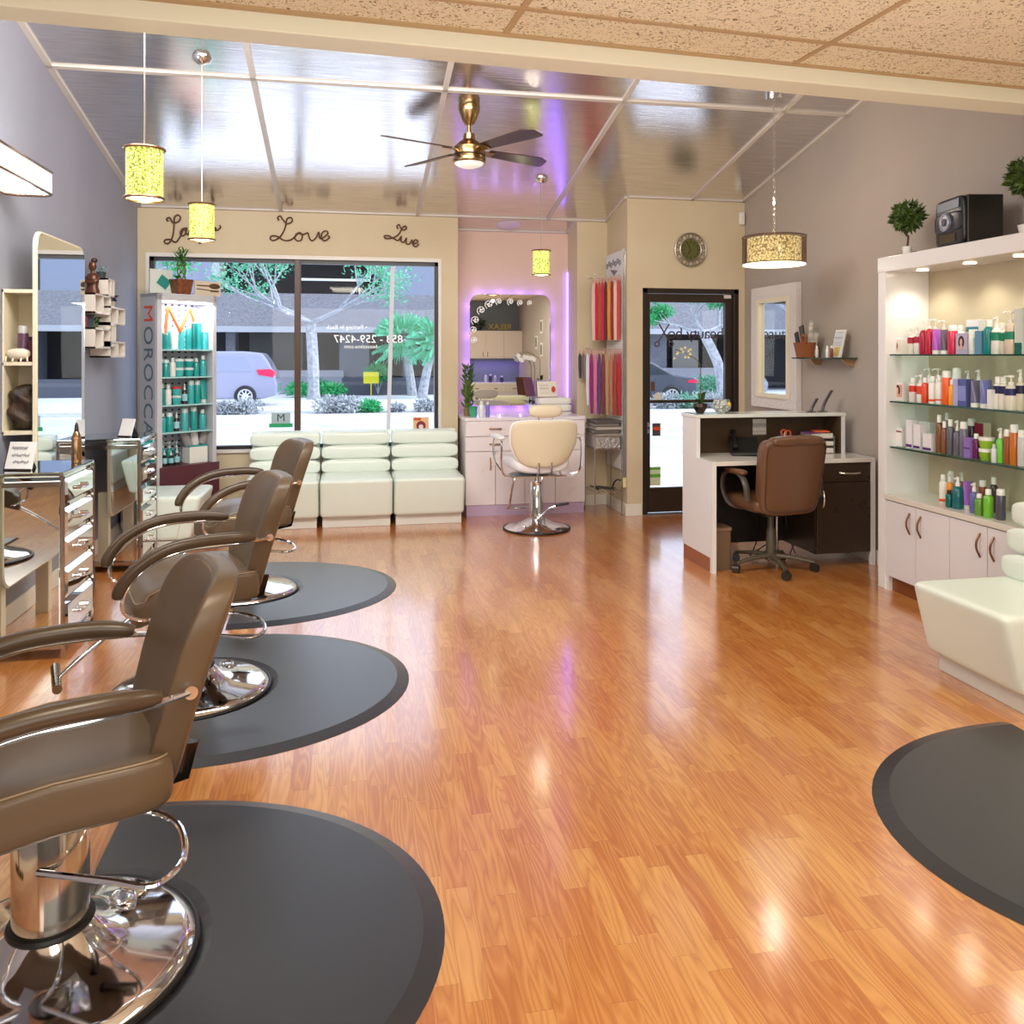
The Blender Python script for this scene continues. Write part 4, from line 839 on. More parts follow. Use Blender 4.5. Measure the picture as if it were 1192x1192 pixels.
obj('basket', MB().lathe([(0, 0), (.075, 0), (.10, .115), (.105, .12), (.094, .12), (.07, .01), (0, .01)], 28, Matrix.Diagonal((1.45, .72, 1, 1))), woven_mat((112, 54, 24), (196, 112, 56), 260, 'wicker'), bk_, smooth=True)
obj('basket_handle', MB().ring(.032, .011, 20, 8, TR(.075, -.06, .145) @ XZ), woven_mat((112, 54, 24), (196, 112, 56), 300, 'wicker_handle'), bk_, smooth=True)
for i, (dx, h, w, a, c, lab) in enumerate(((-.075, .17, .04, -.35, (40, 34, 32), 'black'), (-.04, .16, .034, -.25, (214, 214, 212), 'white'), (-.01, .21, .05, -.3, (74, 56, 44), 'brown'), (.02, .24, .032, .2, (220, 214, 200), 'tall cream'), (.05, .17, .034, .15, (206, 200, 190), 'beige'), (.075, .165, .04, .35, (196, 190, 170), 'tan'))):
    b = onS(938, 3.63); o_ = single('product_sachet', '%s product packet leaning in the wicker basket' % lab, 'packet', MB().box(-w*.6, w*.6, -.006, .006, 0, h*1.25-.02, RY(a*.8)), stripes_mat([c, tuple(int(q*.8) for q in c)], 2, 70, .4, 'packet_print'), (b[0]+.01*(i % 2), b[1]-dx*1.25, b[2]+.02), -PI/2, 'product packets in the wicker basket')
br = thing('brochure_stand', 'white framed price brochure leaning on the glass wall shelf', 'brochure', onS(973, 3.62), -PI/2)
obj('panel', MB().box(-.065, .065, -.006, .006, 0, .215, RX(-.22)), mat((226, 224, 218), .35), br, bevel=.002)
obj('printed_sheet', MB().box(-.052, .052, -.008, -.0062, .09, .20, RX(-.22)), stripes_mat([(206, 212, 216), (160, 166, 172), (214, 218, 220)], 2, 110, .5, 'brochure_text'), br); obj('printed_photo', MB().box(-.035, .04, -.008, -.0062, .01, .08, RX(-.22)), mat((206, 178, 96), .5), br)
for px_, X_, c, lab in ((951, 3.555, (206, 196, 186), 'tiny pale sample bottle in front of the basket'), (963, 3.555, (226, 222, 216), 'small white sample bottle beside the brochure'), (968, 3.56, (122, 40, 28), 'small dark red sample bottle before the brochure')):
    l_ = onS(px_, X_); pbottle(lab, l_, 'bottle', r=.012, h=.09, c=c, group='sample bottles on the glass wall shelf')
# clock and motion sensor
p = atY(803, 291, YD); ck_ = thing('wall_clock', 'round silver wall clock with olive dial above the entrance door', 'clock', (p.x, YD, p.z))
obj('outer_ring', MB().ring(.155, .008, 40, 8, TR(0, -.02, 0) @ XZ).ring(.105, .008, 40, 8, TR(0, -.02, 0) @ XZ), mat((170, 160, 150), .3, .9), ck_, smooth=True)
sc_ = MB()
for i in range(12):
    a = 2*PI*i/12; sc_.ring(.024, .004, 12, 6, TR(.13*math.cos(a), -.02, .13*math.sin(a)) @ XZ)
obj('scrollwork', sc_, mat((150, 140, 130), .3, .9), ck_, smooth=True)
obj('dial', MB().cyl(.096, 0, .02, 32, XZ), mat((92, 92, 40), .5), ck_, smooth=True)
nm_ = MB()
for i in range(12):
    a = 2*PI*i/12; nm_.box(-.004, .004, -.001, .001, .065, .085, TR(0, -.022, 0) @ RY(a))
obj('numerals', nm_, BLACK, ck_); obj('hands', MB().box(-.004, .004, -.001, .001, 0, .05, TR(0, -.024, 0) @ RY(math.radians(210))).box(-.003, .003, -.001, .001, 0, .07, TR(0, -.026, 0) @ RY(math.radians(-30))), BLACK, ck_)
p = atY(863, 246, YD-.05)
single('motion_sensor', 'small white motion sensor in the corner above the entrance door', 'sensor', MB().box(-.025, .025, -.02, .02, -.06, .06), mat((226, 222, 214), .4), (XR-.04, YD-.022, 2.80), 0, bevel=.01)
# ------------------------------------------------------------------ alcove: cabinet, mirror, items
ac = thing('vanity_cabinet', 'white cabinet with drawers and doors in the purple-lit alcove', 'cabinet', (0, 0, 0)); ax0, ax1, ay = 1.07, 2.215, 7.68
CW = mat((232, 222, 224), .28)
obj('carcass', MB().box(ax0, ax1, ay+.02, YA-.002, .1, .885), CW, ac); obj('worktop', MB().box(ax0-.01, ax1+.0, ay-.005, YA-.002, .885, .915), mat((234, 226, 232), .2), ac, bevel=.003)
obj('plinth', MB().box(ax0+.01, ax1-.01, ay+.01, YA-.01, 0, .1), mat((190, 166, 196), .4), ac)
def drw(xa, xb, za, zb, nm='drawer', hx=None, vert=False):
    d = obj(nm, MB().box(xa+.003, xb-.003, ay, ay+.018, za+.003, zb-.003), CW, ac, bevel=.002)
    hx = hx if hx else (xa+xb)/2
    z = (za+zb)/2
    if vert: obj('handle', MB().tube(bez([(hx, ay, zb-.06), (hx, ay-.022, zb-.08), (hx, ay-.022, zb-.15), (hx, ay, zb-.17)], 3), .006, 6), mat((170, 132, 90), .3, .9), d, smooth=True)
    else: obj('handle', MB().tube(bez([(hx-.055, ay, z), (hx-.04, ay-.022, z), (hx+.04, ay-.022, z), (hx+.055, ay, z)], 3), .006, 6), mat((170, 132, 90), .3, .9), d, smooth=True)
xm_ = 1.63
for a, b in ((ax0, xm_), (xm_, ax1)):
    drw(a, b, .74, .885); drw(a, b, .60, .74)
    m_ = (a+b)/2; drw(a, m_, .1, .60, 'door', m_-.05, True); drw(m_, b, .1, .60, 'door', m_+.05, True)
mr = thing('vanity_mirror', 'large rounded mirror glowing purple at its edges in the alcove', 'mirror', (0, 0, 0))
mp0 = atY(547, 342, YA-.07); mp1 = atY(641, 471.5, YA-.07); mw = mp1.x-mp0.x; mh = mp0.z-mp1.z; mcx = (mp0.x+mp1.x)/2; mcz = (mp0.z+mp1.z)/2
obj('mirror_glass', MB().prism(rrect(mw, mh, .10, 8), 0, .008, TR(mcx, YA-.06, mcz) @ XZ), MIRROR, mr)
obj('backing', MB().prism(rrect(mw-.12, mh-.12, .06, 6), 0, .045, TR(mcx, YA-.012, mcz) @ XZ), mat((60, 50, 90), .6), mr)
LED = mat((112, 84, 255), .5, 0, 12.0)
obj('led_strip', MB().tube([(x+mcx, YA-.045, z+mcz) for x, z in rrect(mw-.08, mh-.08, .08, 8)], .008, 6, True), LED, mr)
dec = MB()
for cx_, cz_, s__ in ((-.30, .38, 1), (-.22, .44, 1), (-.12, .47, .8), (0, .47, .8), (.1, .46, .7), (-.36, .28, 1), (-.38, .18, .9), (-.37, .08, .8), (.2, .46, .6)):
    pts = [(cx_+.035*s__*k_/14*math.cos(k_*.75)*1.4, cz_+.035*s__*k_/14*math.sin(k_*.75)*1.4) for k_ in range(15)]
    dec.tube([(mcx+a, YA-.07, mcz+b+.02) for a, b in pts], .004, 5)
    for k_ in range(4): a = k_*PI/2+cx_*9; dec.poly([(mcx+cx_, YA-.0705, mcz+cz_+.02), (mcx+cx_+.03*s__*math.cos(a), YA-.0705, mcz+cz_+.02+.03*s__*math.sin(a)), (mcx+cx_+.024*s__*math.cos(a+.6), YA-.0705, mcz+cz_+.02+.024*s__*math.sin(a+.6))], [(0, 1, 2)])
obj('scroll_decal', dec, mat((240, 238, 236), .6, 0, .2), mr)
single('led_strip', 'glowing purple vertical light strip in the right corner of the alcove', 'light strip', MB().box(XA1-.012, XA1-.002, YA-.02, YA-.006, .917, 2.35), LED)
def L_area(name, loc, rot, sx, sy, e, c):
    d = bpy.data.lights.new(name, 'AREA'); d.shape = 'RECTANGLE'; d.size = sx; d.size_y = sy; d.energy = e; d.color = c
    o = bpy.data.objects.new(name, d); col.objects.link(o); o.location = loc; o.rotation_euler = rot; return o
def L_pt(name, loc, e, c, r=.06):
    d = bpy.data.lights.new(name, 'POINT'); d.energy = e; d.color = c; d.shadow_soft_size = r
    o = bpy.data.objects.new(name, d); col.objects.link(o); o.location = loc; return o
PV = (.42, .28, 1.)
for i in range(16):
    f_ = (i % 4+.5)/4-.5; q_ = ((mw/2, f_*mh), (f_*mw, mh/2), (-mw/2, f_*mh), (f_*mw, -mh/2))[i//4]
    L_pt('led_glow', (mcx+q_[0]*1.03, YA-.045, mcz+q_[1]*1.03), .10, PV, .012)
# things on the vanity
ZV = .9155
tw = thing('towel_stack', 'white rounded tray of towels on right of the alcove cabinet', 'tray', (2.02, 8.15, ZV))
obj('tray', MB().prism(rrect(.36, .22, .07, 6), 0, .015), WHITE, tw, bevel=.003)
for i in range(2): obj('towel', MB().sq(.175, .10, .04, .5, .3, TR(0, 0, .055+.07*i)), mat((232, 230, 222), .8, 0, 0, .3, 200.), tw, smooth=True)
cd = thing('framed_card', 'white framed card with red flower leaning on the towel tray', 'picture frame', (1.945, 8.09, ZV+.168), 0)
obj('card', MB().box(-.10, .10, -.005, .005, 0, .155, RX(-.25)), mat((226, 220, 204), .5), cd); obj('card_edge', MB().box(-.105, .105, -.003, .008, -.004, .0, RX(-.25)).box(-.105, -.1, -.006, .008, 0, .158, RX(-.25)), mat((120, 70, 44), .5), cd)
obj('print', MB().sq(.02, .002, .03, 1, 1, TR(.055, -.025, .075)), mat((190, 60, 40), .5), cd); obj('written_lines', MB().box(-.075, .015, -.0065, -.0055, .03, .12, RX(-.25)), stripes_mat([(222, 216, 204), (176, 170, 164)], 2, 110, .6, 'card_text'), cd)
bf_ = thing('photo_frame', 'brown wooden photo frame turned sideways behind the framed card', 'picture frame', (1.80, 8.20, ZV+.168), .9); obj('frame', MB().box(-.09, .09, -.008, .008, 0, .19, RX(-.2)), mat((110, 62, 36), .5), bf_, bevel=.003)
for i, (x_, y_, r_, h_, c, cp_, kd, lab) in enumerate(((1.16, 7.80, .038, .10, (60, 160, 130), (40, 140, 110), 'jar', 'green jar on the left of the alcove cabinet'), (1.235, 7.79, .026, .15, (226, 232, 226), (214, 222, 214), 'bottle', 'white bottle with green foot on the left of the alcove cabinet'), (1.30, 7.82, .02, .14, (120, 116, 190), (210, 210, 220), 'bottle', 'slim lilac bottle on the left of the alcove cabinet'), (2.17, 8.3, .02, .16, (206, 196, 226), (190, 180, 220), 'dropper', 'small clear lilac bottle in the right alcove corner'))):
    pbottle(lab, (x_, y_, ZV), kd, r=r_, h=h_, c=c, cap=cp_)
bp_ = thing('bamboo_plant', 'green leafy bamboo plant at the left edge of the alcove', 'plant', (1.125, 7.93, ZV))
lv = MB(); rnd = random.Random(5)
for i in range(260):
    z = .06+rnd.random()*.40; a = rnd.random()*2*PI; L = .05+.06*rnd.random(); s_ = Vector((.018*math.cos(a*3), .02*math.sin(a*3), z)); d = Vector((math.cos(a)*.55, math.sin(a)*.7, .75)).normalized(); n_ = d.cross(Vector((math.sin(a), math.cos(a), .3))).normalized()*.008
    lv.poly([s_, s_+d*L*.5+n_, s_+d*L+Vector((0, 0, -.006)), s_+d*L*.5-n_], [(0, 1, 2, 3)])
obj('leaves', lv, leaf_mat((30, 66, 16), (78, 120, 30), 'bamboo_leaf'), bp_)
stm = MB()
for i in range(9): stm.cyl(.009, 0, .30, 8, TR(.022*math.cos(i*.7), .022*math.sin(i*.7), .04))
obj('stalks', stm, mat((92, 104, 40), .5), bp_, smooth=True); obj('pot', MB().lathe([(0, 0), (.038, 0), (.045, .07), (0, .07)], 20), mat((120, 104, 60), .4), bp_, smooth=True)
od = thing('white_orchid', 'white orchid standing in front of the alcove mirror', 'plant', (1.97, 8.28, ZV+.0)); od.location = (1.83, 8.26, ZV)
obj('pot', MB().lathe([(0, 0), (.03, 0), (.045, .08), (0, .08)], 20), WHITE, od, smooth=True)
obj('stem', MB().tube(bez([(0, 0, .07), (.02, 0, .3), (.02, 0, .48), (-.04, -.01, .55), (-.14, -.02, .56)], 5), .003, 6), mat((92, 96, 40), .6), od, smooth=True)
fl = MB()
for i in range(9):
    rnd = random.Random(i+40); c_ = Vector((-.15+.02*i, -.02+rnd.uniform(-.015, .015), .55+rnd.uniform(-.02, .03)))
    for k_ in range(5):
        a = 2*PI*k_/5; fl.poly([c_, c_+Vector((.02*math.cos(a), -.004, .02*math.sin(a))), c_+Vector((.028*math.cos(a+.5), -.006, .028*math.sin(a+.5))), c_+Vector((.02*math.cos(a+1), -.004, .02*math.sin(a+1)))], [(0, 1, 2, 3)])
obj('blossoms', fl, mat((238, 236, 228), .5), od)
lf2 = MB()
for a in (.3, 1.4, 2.6, 3.4, 5.): d = Vector((math.cos(a), math.sin(a)*.6, 0)); n_ = Vector((-d.y, d.x, 0))*.02; lf2.poly([Vector((0, 0, .075)), d*.06+n_+Vector((0, 0, .12)), d*.12+Vector((0, 0, .115)), d*.06-n_+Vector((0, 0, .12))], [(0, 1, 2, 3)])
obj('leaves', lf2, mat((30, 44, 18), .5), od)
# ------------------------------------------------------------------ white hydraulic chair
wc = thing('makeup_chair', 'white hydraulic chair with headrest facing the alcove mirror', 'chair', (1.60, 7.05, 0), math.radians(4))
obj('base', MB().lathe([(0, .0), (.28, .0), (.285, .01), (.25, .03), (.14, .055), (.075, .09), (0, .09)], 48), CHROME, wc, smooth=True)
obj('rubber_rim', MB().ring(.285, .008, 48, 8, TR(0, 0, .009)), BLACK, wc, smooth=True)
obj('pump_column', MB().lathe([(0, .08), (.065, .08), (.052, .40), (.045, .41), (.022, .41), (.022, .50), (0, .50)], 32), CHROME, wc, smooth=True)
pl_ = obj('pump_lever', MB().tube([(-.02, -.07, .09), (.08, -.10, .19), (.16, -.12, .215), (.24, -.13, .225)], .007, 6).tube([(.05, -.06, .09), (.11, -.08, .17), (.18, -.1, .215)], .006, 6), CHROME, wc, smooth=True); obj('lever_grip', MB().tube([(.13, -.115, .21), (.25, -.13, .228)], .011, 8), BLACK, pl_, smooth=True)
WS = mat((236, 236, 238), .3, 0, 0, .04, 300.); WBK = mat((224, 212, 184), .45)
obj('seat', MB().sq(.26, .25, .06, .45, .4, TR(0, .05, .545), 0, lambda p: Vector((p.x, p.y, p.z+.04*(p.x/.26)**2)), 40, 14), WS, wc, smooth=True)
def wb(p):
    h = (p.z+.19)/.38; w = .58+.42*min(1, (max(h, 0)/.55))**.6; return Vector((p.x*w, p.y-.06*h+.06*(p.x/.3)**2, p.z))
bk = obj('backrest', MB().sq(.29, .035, .195, .3, .3, TR(0, -.22, .755), 0, wb, 56, 28), WBK, wc, smooth=True)
obj('back_edge', MB().tube([wb(Vector((.288*math.copysign(abs(math.cos(a))**.3, math.cos(a)), .0, .19*math.copysign(abs(math.sin(a))**.3, math.sin(a)))))+Vector((0, -.215, .755)) for a in [2*PI*i/60 for i in range(60)]], .014, 8, True), WS, bk, smooth=True)
hd = obj('headrest', MB().sq(.145, .045, .055, .7, .7, TR(0, -.26, 1.03), 0, None, 36, 16), WBK, wc, smooth=True)
obj('headrest_post', MB().tube([(-.06, -.26, .92), (-.06, -.26, 1.0)], .006, 6).tube([(.06, -.26, .92), (.06, -.26, 1.0)], .006, 6).tube([(-.06, -.26, .94), (.06, -.26, .94)], .004, 6), CHROME, hd, smooth=True)
obj('back_bracket', MB().tube([(-.055, -.20, .49), (-.055, -.25, .52), (-.055, -.25, .60)], .009, 8).tube([(.055, -.20, .49), (.055, -.25, .52), (.055, -.25, .60)], .009, 8).box(-.27, .27, -.2, .2, .47, .482), CHROME, wc, smooth=True)
for sx in (-1, 1):
    a = obj('arm', MB().tube(bez([(sx*.27, -.12, .48), (sx*.33, -.14, .50), (sx*.35, -.15, .58), (sx*.35, -.14, .77), (sx*.33, .0, .78), (sx*.33, .2, .77), (sx*.32, .24, .6), (sx*.26, .2, .48)], 4), .009, 8), CHROME, wc, smooth=True)
    obj('arm_pad', MB().sq(.04, .16, .02, .6, .6, TR(sx*.34, .03, .80)), WS, a, smooth=True)
obj('footrest', MB().tube(bez([(-.12, .22, .47), (-.14, .30, .30), (-.14, .38, .14), (-.14, .42, .11), (.14, .42, .11), (.14, .38, .14), (.14, .30, .30), (.12, .22, .47)], 4), .01, 8), CHROME, wc, smooth=True)
# ------------------------------------------------------------------ accessory pegboard on side wall X=XC facing -X
pgY0, pgY1 = YD+.03, 7.97
pg = thing('pegboard_display', 'tall white slatted display board on the side wall by the door', 'display board', (0, 0, 0))
s_ = NB('slatted_white'); zz = s_.sep(s_.tc.outputs['Object'])[2]
s_.set(Base_Color=s_.ramp(s_.math('FRACT', s_.math('MULTIPLY', zz, 40)), [(0, (150, 146, 142)), (.2, (226, 222, 216)), (1, (232, 228, 222))]), Roughness=.5)
obj('board', MB().box(XC-.03, XC-.003, pgY0, pgY1, .42, 2.26), s_.m, pg); obj('board_edge', MB().box(XC-.034, XC-.002, pgY0-.01, pgY0, .36, 2.49), STEEL, pg)
obj('header_card', MB().box(XC-.034, XC-.03, pgY0, pgY1, 2.26, 2.48), mat((214, 216, 224), .5), pg)
hd_ = MB()
for i in range(7):
    yq = pgY0+.08+.065*i; hd_.ring(.022, .004, 12, 5, TR(XC-.036, yq, 2.37+.02*(i % 2)) @ RY(PI/2))
obj('header_ornament', hd_, mat((86, 84, 92), .5), pg)
obj('header_ornament', MB().poly([(XC-.036, 7.60, 2.30), (XC-.036, 7.84, 2.33), (XC-.036, 7.72, 2.26)], [(0, 1, 2)]), mat((120, 108, 120), .5), pg)
rowA = [(196, 60, 60), (222, 196, 176), (150, 30, 40), (214, 150, 60), (90, 40, 40), (200, 40, 70), (170, 90, 60), (206, 34, 60), (230, 200, 190)]
nmA = ['brick red', 'beige', 'dark red', 'golden', 'dark brown', 'crimson', 'chestnut', 'scarlet', 'pale pink']
hk = MB()
for z in (2.24, 1.55):
    for y in (pgY0+.1, pgY0+.3, pgY1-.12): hk.tube([(XC-.03, y, z), (XC-.26, y, z), (XC-.28, y, z+.02)], .003, 5)
obj('hooks', hk, STEEL, pg, smooth=True)
def pack(nm, lab, x, y, z1, L, w, c, grp):
    t = thing(nm, lab, 'hair extension pack', (x, y, z1), 0, grp)
    st_ = MB(); n = 5
    for i in range(n):
        a = (i-(n-1)/2)/n*w*1.0; st_.tube([(0, a*.5, -.02), (.003*math.sin(i), a*.9, -.2*L), (-.002, a, -.6*L), (.002, a*.9, -L)], [.008, .012, .012, .008], 6)
    obj('hair_strands', st_, mat(c, .35), t, smooth=True)
    obj('hang_tag', MB().box(-.002, .002, -w*.5, w*.5, -.03, .01).ring(.012, .002, 10, 5, TR(0, 0, .018) @ RX(PI/2)), mat((216, 160, 150), .3), t)
    return t
for i in range(9):
    pack('hair_extension', '%s hair extension pack, %s from the right of the upper row' % (nmA[i], ordn[i]), XC-.055-.017*i, pgY0+.06+.05*i*.9, 2.22, .58, .055, rowA[i], 'hair extension packs on the upper hooks')
rowB = [(180, 40, 50), (170, 60, 50), (176, 120, 90), (190, 140, 110), (120, 60, 60), (104, 60, 120), (214, 120, 160), (150, 30, 120), (226, 220, 224), (120, 116, 120), (60, 54, 56)]
nmB = ['deep red', 'rust red', 'tan', 'light brown', 'maroon', 'violet', 'pink', 'magenta', 'white', 'silver grey', 'black']
for i in range(11):
    pack('hair_extension', '%s hair piece, %s from the right of the lower row' % (nmB[i], ordn[i]), XC-.05-.026*i, pgY0+.05+.043*i, 1.53, .60 if i < 8 else (.52 if i == 8 else .26), .05, rowB[i], 'hair extension packs on the lower hooks')
# wire stand with folders
ws = thing('wire_stand', 'thin metal side stand beneath the hair extension display', 'stand', (0, 0, 0))
wx0, wx1, wy0, wy1 = 2.25, 2.51, 7.47, 7.80
l_ = MB()
for x_ in (wx0, wx1):
    for y_ in (wy0, wy1): obj('leg', MB().tube([(x_, y_, 0), (x_, y_, .74)], .006, 6), STEEL, ws, smooth=True)
for z in (.74, .62, .22):
    for a, b in (((wx0, wy0), (wx1, wy0)), ((wx1, wy0), (wx1, wy1)), ((wx1, wy1), (wx0, wy1)), ((wx0, wy1), (wx0, wy0))): l_.tube([(*a, z), (*b, z)], .004, 5)
for i in range(6): l_.tube([(wx0+.04*i+.02, wy0, .22), (wx0+.04*i+.02, wy1, .22)], .003, 4).tube([(wx0+.04*i+.02, wy0, .62), (wx0+.04*i+.02, wy1, .62)], .003, 4)
obj('wire_shelves', l_, STEEL, ws)
tb = single('metal_tray', 'embossed silver box tray on the thin metal stand', 'tray', MB().box(wx0+.01, wx1-.01, wy0+.01, wy1-.01, .626, .735), mat((186, 182, 180), .3, .8, 0, 1., 40.), bevel=.004)
for i, (c, lab) in enumerate((((150, 140, 130), 'lowest grey'), ((96, 90, 84), 'second dark grey'), ((176, 168, 158), 'third pale grey'), ((112, 104, 98), 'fourth grey'), ((84, 80, 80), 'topmost charcoal'))):
    single('folder', '%s folder in the stack on the metal stand' % lab, 'folder', MB().box(-.125, .125, -.145, .145, 0, .028), mat(c, .4), ((wx0+wx1)/2+.008*(-1)**i, (wy0+wy1)/2, .7365+.0305*i), .04*(-1)**i, 'folders stacked on the metal stand', bevel=.005)
cbm = MB()
for i in range(6):
    rnd = random.Random(i+9); cbm.tube(bez([(wx0+.02+rnd.random()*.2, wy0+.05+rnd.random()*.2, .232+.02*rnd.random()) for _ in range(6)], 4), .005, 5)
single('cable_bundle', 'tangled power cables on the lower wire shelf beside the cabinet', 'cable', cbm, mat((60, 54, 52), .5), smooth=True)
p = atX(718, 567, XC)
sp_ = thing('wall_outlet', 'cream power outlet low on the side wall near the door', 'outlet', (XC-.0, 7.50, .32)); obj('plate', MB().box(-.03, 0, -.035, .035, -.06, .06), mat((224, 214, 160), .4), sp_, bevel=.004); obj('plug', MB().tube(bez([(-.03, 0, 0), (-.08, 0, .01), (-.10, .05, -.05), (-.08, .1, -.10)], 4), .008, 6), BLACK, sp_, smooth=True)
# ------------------------------------------------------------------ display rack (turned 45 degrees in the corner)
TH = math.atan2(.66, .75)                       # direction of the front face
rk = thing('product_display_rack', 'tall lit white display rack in the left corner with brand lettering on its side', 'display rack', (-1.542, 7.33, 0), TH)
RW, RD = .55, .27                                # local x along the front, local y to the back
RM = mat((190, 190, 196), .35); RWT = mat((236, 240, 250), .4)
zs = [H+(HY-y)/F*6.95 for y in (341, 406.5, 439, 472, 504, 544)]
ztp, zbs = zs[0], zs[5]
obj('side_panel', MB().box(0, .045, 0, RD, .05, ztp), RM, rk, bevel=.003); obj('side_panel', MB().box(RW-.035, RW, 0, RD, .05, ztp), RM, rk, bevel=.003)
obj('top_panel', MB().box(0, RW, 0, RD, ztp-.06, ztp), RM, rk, bevel=.003)
s_ = NB('perforated_back'); x_, y_, z_ = s_.sep(s_.tc.outputs['Object'])
fx = s_.math('SUBTRACT', s_.math('FRACT', s_.math('MULTIPLY', x_, 16.)), .5); fz = s_.math('SUBTRACT', s_.math('FRACT', s_.math('MULTIPLY', z_, 22.)), .5)
dd = s_.math('LESS_THAN', s_.math('ADD', s_.math('MULTIPLY', fx, fx), s_.math('MULTIPLY', fz, fz)), .035)
s_.set(Base_Color=s_.mix(dd, rgb((206, 210, 222)), rgb((40, 44, 60))), Roughness=.4)
obj('back_panel', MB().box(.045, RW-.035, RD-.02, RD, zbs, ztp-.06), s_.m, rk)
obj('base_cabinet', MB().box(.02, RW+.02, -.015, RD-.01, 0, zbs), mat((84, 38, 48), .35), rk, bevel=.004)
for z in zs[1:5]: obj('shelf', MB().box(.045, RW-.035, .005, RD-.02, z-.012, z), mat((160, 206, 206), .2), rk)
obj('light_bar', MB().box(.07, RW-.06, .03, .06, ztp-.075, ztp-.06), mat((255, 255, 255), .4, 0, 8.), rk)
Tl = TR(-.002, RD/2, 0) @ FACENX @ RZ(-PI/2)     # text reads top to bottom
obj('lettering_panel', MB().box(-.004, 0, .02, RD-.02, .7, ztp-.03), mat((176, 178, 184), .35), rk)
text('lettering', 'M', .20, TR(-.006, RD/2, ztp-.17) @ FACENX @ RZ(-PI/2), mat((214, 70, 40), .4), rk, label='orange red capital letter M')
text('lettering', 'OROCCANOIL', .20, TR(-.006, RD/2, ztp-.27) @ FACENX @ RZ(-PI/2), mat((84, 104, 120), .4), rk, align='LEFT', spacing=1.12)
LM = MB()
Mz = zs[1]+.12
for (a, b, c_, d) in ((.10, 0, .13, .24), (.13, .24, .24, .03), (.24, .03, .33, .24), (.33, .24, .37, .12)): LM.tube([(a, .06, Mz+b), (c_, .06, Mz+d)], .014, 6)
obj('logo_sign', LM, mat((226, 104, 40), .4, 0, .15), rk, label='large orange letter M inside the top bay')
rl = bpy.data.lights.new('rack_light', 'AREA'); rl.energy = 7; rl.size = .35; rl.color = (.9, .95, 1)
ro = bpy.data.objects.new('rack_light', rl); col.objects.link(ro); ro.location = (-1.32, 7.56, ztp-.09)
Rm = TR(-1.542, 7.33, 0) @ RZ(TH)
TQ = (26, 150, 146); TQ2 = (60, 170, 172); DKT = (8, 112, 110); AMB = (42, 26, 22)
rows = [
 ('the top shelf of the display rack', zs[1], [('can', .085, .045, .17, DKT, 'teal'), ('bottle', .14, .028, .20, TQ, 'teal green'), ('bottle', .20, .028, .18, (226, 220, 214), 'cream'), ('bottle', .27, .026, .21, TQ2, 'light teal'), ('bottle', .335, .028, .23, TQ, 'turquoise'), ('can', .385, .022, .28, DKT, 'dark teal'), ('can', .435, .024, .285, TQ, 'tall teal'), ('can', .49, .03, .19, TQ2, 'wide turquoise')]),
 ('the second shelf of the display rack', zs[2], [('can', .08, .03, .15, DKT, 'dark teal'), ('can', .13, .03, .145, TQ, 'teal'), ('bottle', .19, .025, .16, (230, 224, 220), 'cream'), ('jar', .25, .038, .075, TQ2, 'turquoise'), ('jar', .34, .038, .075, TQ, 'teal'), ('bottle', .41, .026, .155, TQ, 'turquoise green'), ('bottle', .475, .028, .18, TQ2, 'light teal')]),
 ('the third shelf of the display rack', zs[3], [('bottle', .09, .028, .175, TQ, 'teal'), ('bottle', .15, .026, .17, (230, 226, 222), 'cream'), ('jar', .225, .038, .075, TQ2, 'turquoise'), ('dropper', .30, .024, .17, AMB, 'amber'), ('can', .36, .027, .20, TQ2, 'light teal'), ('can', .42, .027, .20, TQ, 'turquoise'), ('tube', .48, .028, .20, TQ, 'teal green')]),
 ('the fourth shelf of the display rack', zs[4], [('bottle', .09, .036, .16, TQ2, 'turquoise'), ('can', .16, .03, .16, TQ, 'teal'), ('dropper', .225, .024, .16, AMB, 'amber'), ('can', .30, .03, .19, (70, 170, 172), 'light teal'), ('can', .385, .03, .20, TQ, 'turquoise green'), ('bottle', .47, .03, .17, TQ2, 'pale teal')]),
 ('the base of the display rack', zs[5], [('can', .075, .022, .20, TQ, 'teal'), ('dropper', .115, .022, .13, AMB, 'amber'), ('pump', .14, .024, .20, TQ2, 'turquoise'), ('dropper', .175, .022, .12, AMB, 'dark amber'), ('pump', .20, .026, .19, TQ, 'teal green'), ('dropper', .23, .022, .14, AMB, 'brown'), ('pump', .265, .024, .19, (40, 120, 130), 'deep teal')])]
for nm, z, its in rows:
    for i, (kd, x_, r_, h_, c, cn) in enumerate(its):
        back = (nm.startswith('the base') and kd != 'dropper' and i > 0)
        P = Rm @ Vector((x_, .16 if back else .09, z+.0006))
        band = (.15, .5, (150, 206, 214)) if c == AMB else None
        pbottle('%s %s, %s from the left on %s' % (cn, {'can': 'cylinder bottle', 'bottle': 'bottle', 'jar': 'jar', 'dropper': 'oil bottle', 'tube': 'squeeze tube', 'pump': 'pump bottle'}[kd], ordn[i], nm), P, kd, r=r_, h=h_, c=c, cap=(200, 216, 216) if c != AMB else (220, 220, 216), band=band, group='turquoise hair products on the display rack', rz=TH)
for i, (x_, z, c) in enumerate(((.25, zs[2], TQ2), (.34, zs[2], TQ), (.225, zs[3], (190, 50, 50)))):
    P = Rm @ Vector((x_, .09, z+.0762)); pbottle(['light jar stacked on the turquoise jar of the second rack shelf', 'teal jar stacked on the teal jar of the second rack shelf', 'jar with red lid stacked on the third rack shelf'][i], P, 'jar', r=.038, h=.075, c=TQ2 if i == 2 else c, cap=(190, 50, 50) if i == 2 else (210, 222, 222), group='turquoise hair products on the display rack')
